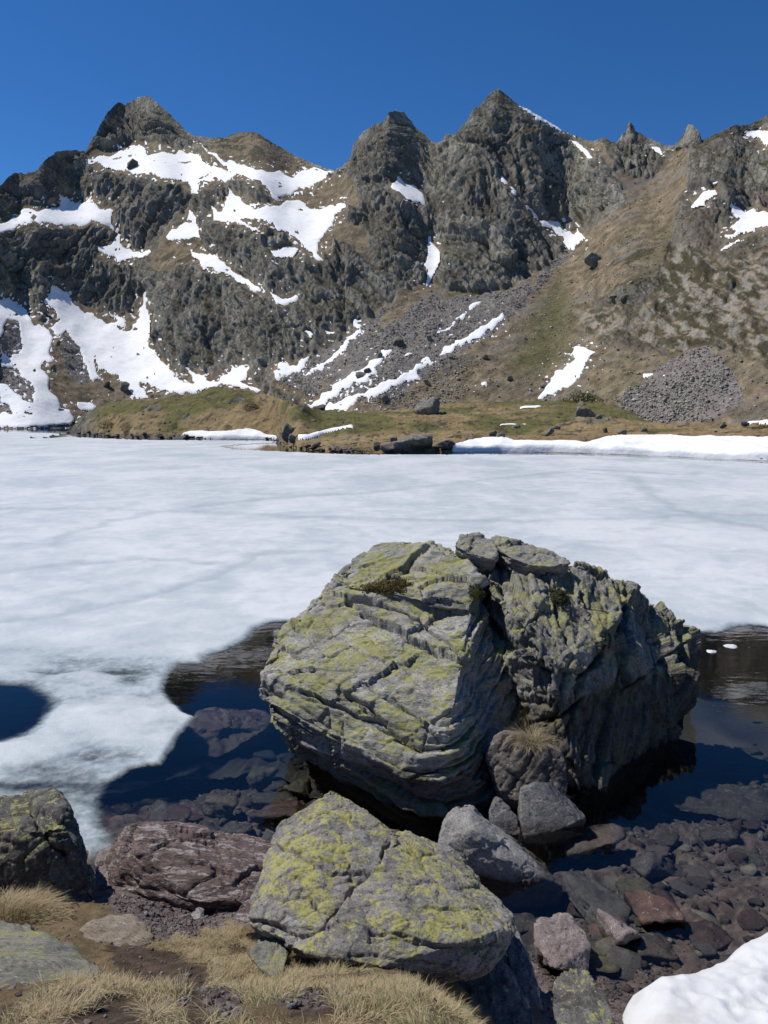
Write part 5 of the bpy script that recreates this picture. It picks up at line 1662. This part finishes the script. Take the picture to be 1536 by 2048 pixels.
pr_ = (CLS['scree'] * 1.0 + CLS['grass'] * 0.10 + 0.6 * inside([(640, 790), (760, 720), (860, 690), (940, 720), (930, 790), (800, 830)], UU, VV)) * (CLS['snow'] < 0) * (rockf < 0.3)
pr_ = (pr_ * (Y / 300) ** 1.2 * (UU > -60) * (UU < 1600)).ravel()
pr_ *= np.clip(0.6 + 0.8 * fbm(Pf / 22 + 60, 3), 0.15, 2)
idx = prs.choice(len(pr_), 20000, p=pr_ / pr_.sum())
spts = PM.reshape(-1, 3)[idx] + prs.normal(size=(len(idx), 3)) * [0.3, 0.3, 0]
ssz = np.exp(prs.normal(-0.95, 0.40, len(idx)))
scol = np.array([0.40, 0.375, 0.32])[None] * prs.uniform(0.55, 1.25, (len(idx), 1)) * (1 + 0.05 * prs.normal(size=(len(idx), 3)))
scatter_stones('scree', spts, ssz, M['terrain'], 'loose grey stones strewn over the scree and grass slopes', np.clip(scol, 0.02, 1))
mi = prs.integers(0, len(pf), 1500)
mi = mi[(tm.ravel()[mi] > 0.03) & (msid.ravel()[mi] < 0) & (rocky[mi] + prs.random(len(mi)) > 0.75)]
mcol = np.array([0.23, 0.22, 0.19])[None] * prs.uniform(0.5, 1.2, (len(mi), 1))
scatter_stones('meadow_stones', PMm.reshape(-1, 3)[mi], np.exp(prs.normal(-1.1, 0.45, len(mi))), M['terrain'], 'small stones strewn over the far meadow', mcol * np.ones((1, 3)))


# ------------------------------------------------------------------ leaves and grass
def leaf_mat(name, rough=0.8):
    N = Nodes(name)
    tint = N.n('Attribute', attribute_name='tint').outputs['Color']
    d = N.principled(tint, rough, None, 0.2)
    t = N.n('BsdfTranslucent', {'Color': tint}).outputs[0]
    return N.done(N.n('MixShader', {0: 0.25, 1: d, 2: t}).outputs[0])


M['grass'] = leaf_mat('dry_grass')
M['leaf'] = leaf_mat('small_leaves')


def blades(base, length, lean, dirs, width, col):
    """curved tapering blades, three segments each"""
    n = len(base)
    side = np.stack([-dirs[:, 1], dirs[:, 0], np.zeros(n)], 1)
    ang = prs.uniform(0, 6.28, n)
    side = side * np.cos(ang)[:, None] + np.array([0, 0, 1.0]) * 0.2 * np.sin(ang)[:, None] + dirs * np.sin(ang)[:, None] * 0.6
    Vs = []
    for k, (t, wf) in enumerate(((0, 1.0), (0.4, 0.85), (0.75, 0.55), (1.0, 0.06))):
        hgt = length * (t * np.cos(lean * (0.4 + 0.6 * t)))
        out = length * (t * np.sin(lean * (0.4 + 0.9 * t)))
        c = base + dirs * out[:, None] + np.array([0, 0, 1.0]) * hgt[:, None]
        Vs += [c - side * (width * wf / 2)[:, None], c + side * (width * wf / 2)[:, None]]
    V = np.stack(Vs, 1).reshape(-1, 3)
    b = np.arange(n)[:, None] * 8
    q = np.concatenate([b + np.array([[0, 1, 3, 2]]), b + np.array([[2, 3, 5, 4]]), b + np.array([[4, 5, 7, 6]])], 0)
    shade = np.array([0.75, 0.75, 0.95, 0.95, 1.05, 1.05, 1.1, 1.1])
    C = (col[:, None, :] * np.ones((1, 8, 1))).reshape(-1, 3)
    return V, q, C


def grass_cols(n, green):
    a = np.array([[0.47, 0.385, 0.235]]) * prs.uniform(0.65, 1.2, (n, 1))
    b = np.array([[0.17, 0.185, 0.055]]) * prs.uniform(0.7, 1.2, (n, 1))
    return np.where((prs.random(n) < green)[:, None], b, a)


GRASS_P = [[(340, 1890), (400, 1845), (440, 1832), (490, 1862), (545, 1880), (560, 1905), (650, 1915), (690, 1930), (770, 1950), (850, 1985), (920, 2015), (1010, 2040), (1100, 2060), (1100, 2200), (-100, 2200), (-100, 2020), (40, 2030), (60, 1990), (200, 1960), (300, 1985),
            (420, 1972), (410, 1935), (350, 1905), (300, 1888)]]
N_G = 420000
gxy = np.stack([prs.uniform(-2.6, 1.0, N_G), prs.uniform(1.25, 5.2, N_G)], 1)
gzz = ground_z(gxy[:, 0], gxy[:, 1])
gp = np.stack([gxy[:, 0], gxy[:, 1], gzz], 1)
qx, qy = proj(gp)
ok = np.zeros(N_G, bool)
wob = 12 * fbm(gp * 6, 3)
for p in GRASS_P:
    ok |= inside(p, qx + wob, qy + 0.7 * wob)
clump = fbm(gp * 7 + 20, 3, 0.6)
for p in SOIL:
    ok &= ~(inside(p, qx + wob, qy + wob) & (clump < 0.55))
for p in GRAVEL:
    ok &= ~(inside(p, qx + wob, qy + wob) & (clump < 0.7))
patch = fbm(gp * 2.2 + 41, 3)
ok &= prs.random(N_G) < np.clip(0.75 + 0.9 * clump + 0.8 * patch, 0.05, 1)
gp, clump, patch = gp[ok], clump[ok], patch[ok]
n = len(gp)
ph = 6.28 * fbm(gp * 3.1 + 90, 2) + prs.normal(0, 0.9, n)
dirs = np.stack([np.cos(ph), np.sin(ph), 0 * ph], 1)
ln = (0.026 + 0.034 * np.clip(0.4 + clump, 0, 1.2)) * prs.uniform(0.6, 1.4, n)
lean = np.clip(prs.normal(1.12, 0.38, n), 0.1, 1.75)
col = grass_cols(n, 0.06 + 0.25 * smooth(0.15, 0.5, fbm(gp * 1.8 + 71, 3)))
V, q, Cc = blades(gp - [0, 0, 0.004], ln, lean, dirs, prs.uniform(0.0016, 0.0032, n), col)
me = mesh_np('grass', V, quads=q, colors=Cc, smooth_shade=False)
link('grass', me, M['grass'], label='dry straw-coloured grass mat on the near bank', cat='grass', kind='stuff')


def tuft(name, at, rad, hgt, n, green, label, group=None, droop=(0, 0, 0)):
    at = np.array(at)
    r = rad * np.sqrt(prs.random(n))
    a = prs.uniform(0, 6.28, n)
    b = np.stack([np.cos(a) * r, np.sin(a) * r, -0.02 * np.ones(n) - 0.25 * r], 1)
    d = np.stack([np.cos(a), np.sin(a), 0 * a], 1) + np.array(droop)[None] + 0.5 * prs.normal(size=(n, 3)) * [1, 1, 0]
    d[:, 2] = 0
    d /= np.linalg.norm(d, axis=1)[:, None]
    V, q, c = blades(b, hgt * prs.uniform(0.6, 1.3, n), np.clip(0.35 + 1.0 * r / rad + prs.normal(0, 0.25, n), 0.05, 1.9), d, prs.uniform(0.0025, 0.005, n), grass_cols(n, green))
    return link(name, mesh_np(name, V, quads=q, colors=c, smooth_shade=False), M['grass'], label=label, cat='grass tuft', group=group, loc=tuple(at))


p = ground_hit(35, 1850)
tuft('grass_tuft', p + [-0.12, 0.0, 0.05], 0.40, 0.115, 8500, 0.02, 'big matted tuft of dry grass at the left edge under the dark rock', droop=(0.5, -0.9, 0))
tuft('grass_tuft', on_rock(np.vstack([LBV, RBV]), 1032, 1428), 0.12, 0.24, 500, 0.2, 'upper of two grass tufts growing in the fissure of the huge boulder', droop=(-0.2, -0.8, 0))
tuft('grass_tuft', W(1062, 1478, Y=7.35), 0.15, 0.2, 600, 0.12, 'lower of two grass tufts in the fissure, on the broken brown rock', droop=(0, -0.8, 0))
tuft('grass_tuft', on_rock(FV, 818, 1690), 0.05, 0.07, 90, 0.2, 'tiny dry tuft in the notch on top of the yellow boulder')


def cushion(name, at, axes, n, leaf, col, label, cat, mat='leaf', core=True, group=None, lump=0.55):
    """a low bush or moss cushion: many small leaves through a lumpy dome"""
    d = prs.normal(size=(n, 3))
    d[:, 2] = np.abs(d[:, 2])
    d /= np.linalg.norm(d, axis=1)[:, None]
    rr_ = prs.uniform(0.72, 1.04, n) * (1 + lump * fbm(d * 2.6 + prs.uniform(0, 50), 3))
    c = d * rr_[:, None] * np.array(axes)
    u = prs.normal(size=(n, 3))
    u -= 0.6 * (u * d).sum(1)[:, None] * d
    u /= np.linalg.norm(u, axis=1)[:, None]
    v = np.cross(u, d + 0.4 * prs.normal(size=(n, 3)))
    v /= np.linalg.norm(v, axis=1)[:, None]
    s = leaf * prs.uniform(0.6, 1.4, n)[:, None]
    V = np.stack([c - u * s, c + v * s * 0.45, c + u * s, c - v * s * 0.45], 1).reshape(-1, 3)
    q = np.arange(4 * n).reshape(n, 4)
    cc = np.array(col)[None] * prs.uniform(0.5, 1.5, (n, 1))
    cc = np.repeat(cc, 4, 0)
    return link(name, mesh_np(name, V, quads=q, colors=np.clip(cc, 0.005, 1), smooth_shade=False), M[mat], label=label, cat=cat, group=group, loc=tuple(at))


p = on_rock(LBV, 780, 1160, 9)
cushion('moss_cushion', p - np.array([0, -0.05, 0.06]), (0.34, 0.36, 0.12), 6500, 0.016, (0.11, 0.088, 0.028), 'brown-green moss cushion on top of the huge boulder, left half', 'moss')
p = on_rock(RBV, 1112, 1170, 12)
cushion('moss_cushion', p - np.array([0, 0, 0.11]), (0.14, 0.34, 0.15), 3200, 0.016, (0.05, 0.058, 0.022), 'dark moss clump wedged in the hollow of the right block', 'moss')
p = on_rock(np.vstack([LBV, RBV]), 962, 1172, 12)
cushion('moss_cushion', p - np.array([0, 0, 0.09]), (0.09, 0.26, 0.11), 1800, 0.014, (0.05, 0.055, 0.02), 'dark moss at the top of the fissure of the huge boulder', 'moss')
for cx, cy, w_, h_, cl, lb in ((1166, 802, 74, 21, (0.075, 0.085, 0.02), 'round green bush on the right-hand meadow below the ragged snow patch'), (214, 856, 36, 17, (0.06, 0.062, 0.02), 'larger of two dark green bushes on the shore of the knoll'),
                               (253, 859, 27, 16, (0.06, 0.062, 0.02), 'smaller of two dark green bushes on the shore of the knoll'), (502, 818, 36, 16, (0.035, 0.028, 0.02), 'dark brown bush among stones on the right of the knoll'), (1525, 856, 34, 10, (0.05, 0.055, 0.02), 'low green bush at the right edge of the meadow')):
    p = on_ground(cx, cy)
    m = scale_at(p)
    cushion('bush', p - np.array([0, 0, 0.1]), (w_ * m / 2, w_ * m / 2.4, h_ * m), 1500, w_ * m * 0.022, cl, lb, 'bush')

# ------------------------------------------------------------------ gravel and pebbles on the bank, loose stones
gq = []
N_P = 60000
pxy = np.stack([prs.uniform(-2.6, 2.2, N_P), prs.uniform(1.9, 6.6, N_P)], 1)
pz = ground_z(pxy[:, 0], pxy[:, 1])
pp = np.stack([pxy[:, 0], pxy[:, 1], pz], 1)
qx, qy = proj(pp)
wob = 8 * fbm(pp * 6, 3)
den = np.zeros(N_P)
for p in GRAVEL:
    den = np.maximum(den, inside(p, qx + wob, qy + wob) * 0.55)
for p in SOIL:
    den = np.maximum(den, inside(p, qx + wob, qy + wob) * 0.08)
den = np.maximum(den, 0.35 * smooth(0.14, 0.02, pz) * smooth(-0.35, -0.1, pz))
den = np.maximum(den, 0.03)
ok = prs.random(N_P) < den
pp = pp[ok]
sz = np.exp(prs.normal(-4.05, 0.42, len(pp)))
pc = np.where((prs.random(len(pp)) < 0.6)[:, None], np.array([[0.20, 0.155, 0.15]]), np.array([[0.25, 0.24, 0.225]])) * prs.uniform(0.5, 1.35, (len(pp), 1))
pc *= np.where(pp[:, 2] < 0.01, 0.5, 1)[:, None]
M['pebble'] = ground_mat()
M['pebble'].name = 'gravel_stone'
scatter_stones('gravel', pp + [0, 0, 0.003], sz, M['pebble'], 'reddish grey gravel on the bank and at the water edge', pc)


bxy = np.concatenate([np.stack([prs.uniform(0.5, 5.2, 1500), prs.uniform(4.2, 9.5, 1500)], 1), np.stack([prs.uniform(-2.6, 0.0, 700), prs.uniform(6.2, 8.6, 700)], 1)])
bz = ground_z(bxy[:, 0], bxy[:, 1])
ok = bz < -0.03
bp = np.stack([bxy[:, 0], bxy[:, 1], bz], 1)[ok]
bs_ = np.exp(prs.normal(-3.0, 0.75, len(bp)))
bc = np.where((prs.random(len(bp)) < 0.55)[:, None], np.array([[0.14, 0.095, 0.085]]), np.array([[0.16, 0.15, 0.125]])) * prs.uniform(0.45, 1.4, (len(bp), 1))
scatter_stones('bed_gravel', bp + [0, 0, 0.005], bs_, M['pebble'], 'brown and grey rubble covering the lake bed under the shallow water', bc)

# ------------------------------------------------------------------ two small ice floes right of the great boulder
def floe_mat():
    N = Nodes('floe_ice')
    co = N.coord()
    c = N.mix(N.noise(co, 8, 5, 0.6), (0.5, 0.55, 0.57), (0.72, 0.74, 0.75))
    return N.done(N.principled(c, 0.45, N.bump(N.noise(co, 30, 4), 0.4, 0.02), 0.35))


M['floe'] = floe_mat()
for cx, cy, w_, lb in ((1462, 1293, 30, 'small white ice floe right of the huge boulder'), (1424, 1303, 24, 'smaller grey ice floe near the white one')):
    p = W(cx, cy, z=0.0)
    m = scale_at(p)
    stone('ice_floe', p, w_ * m, w_ * m * 0.9, 0.06, M['floe'], lb, 'ice floe', level=3, sink=0.5, smooth_shade=True)
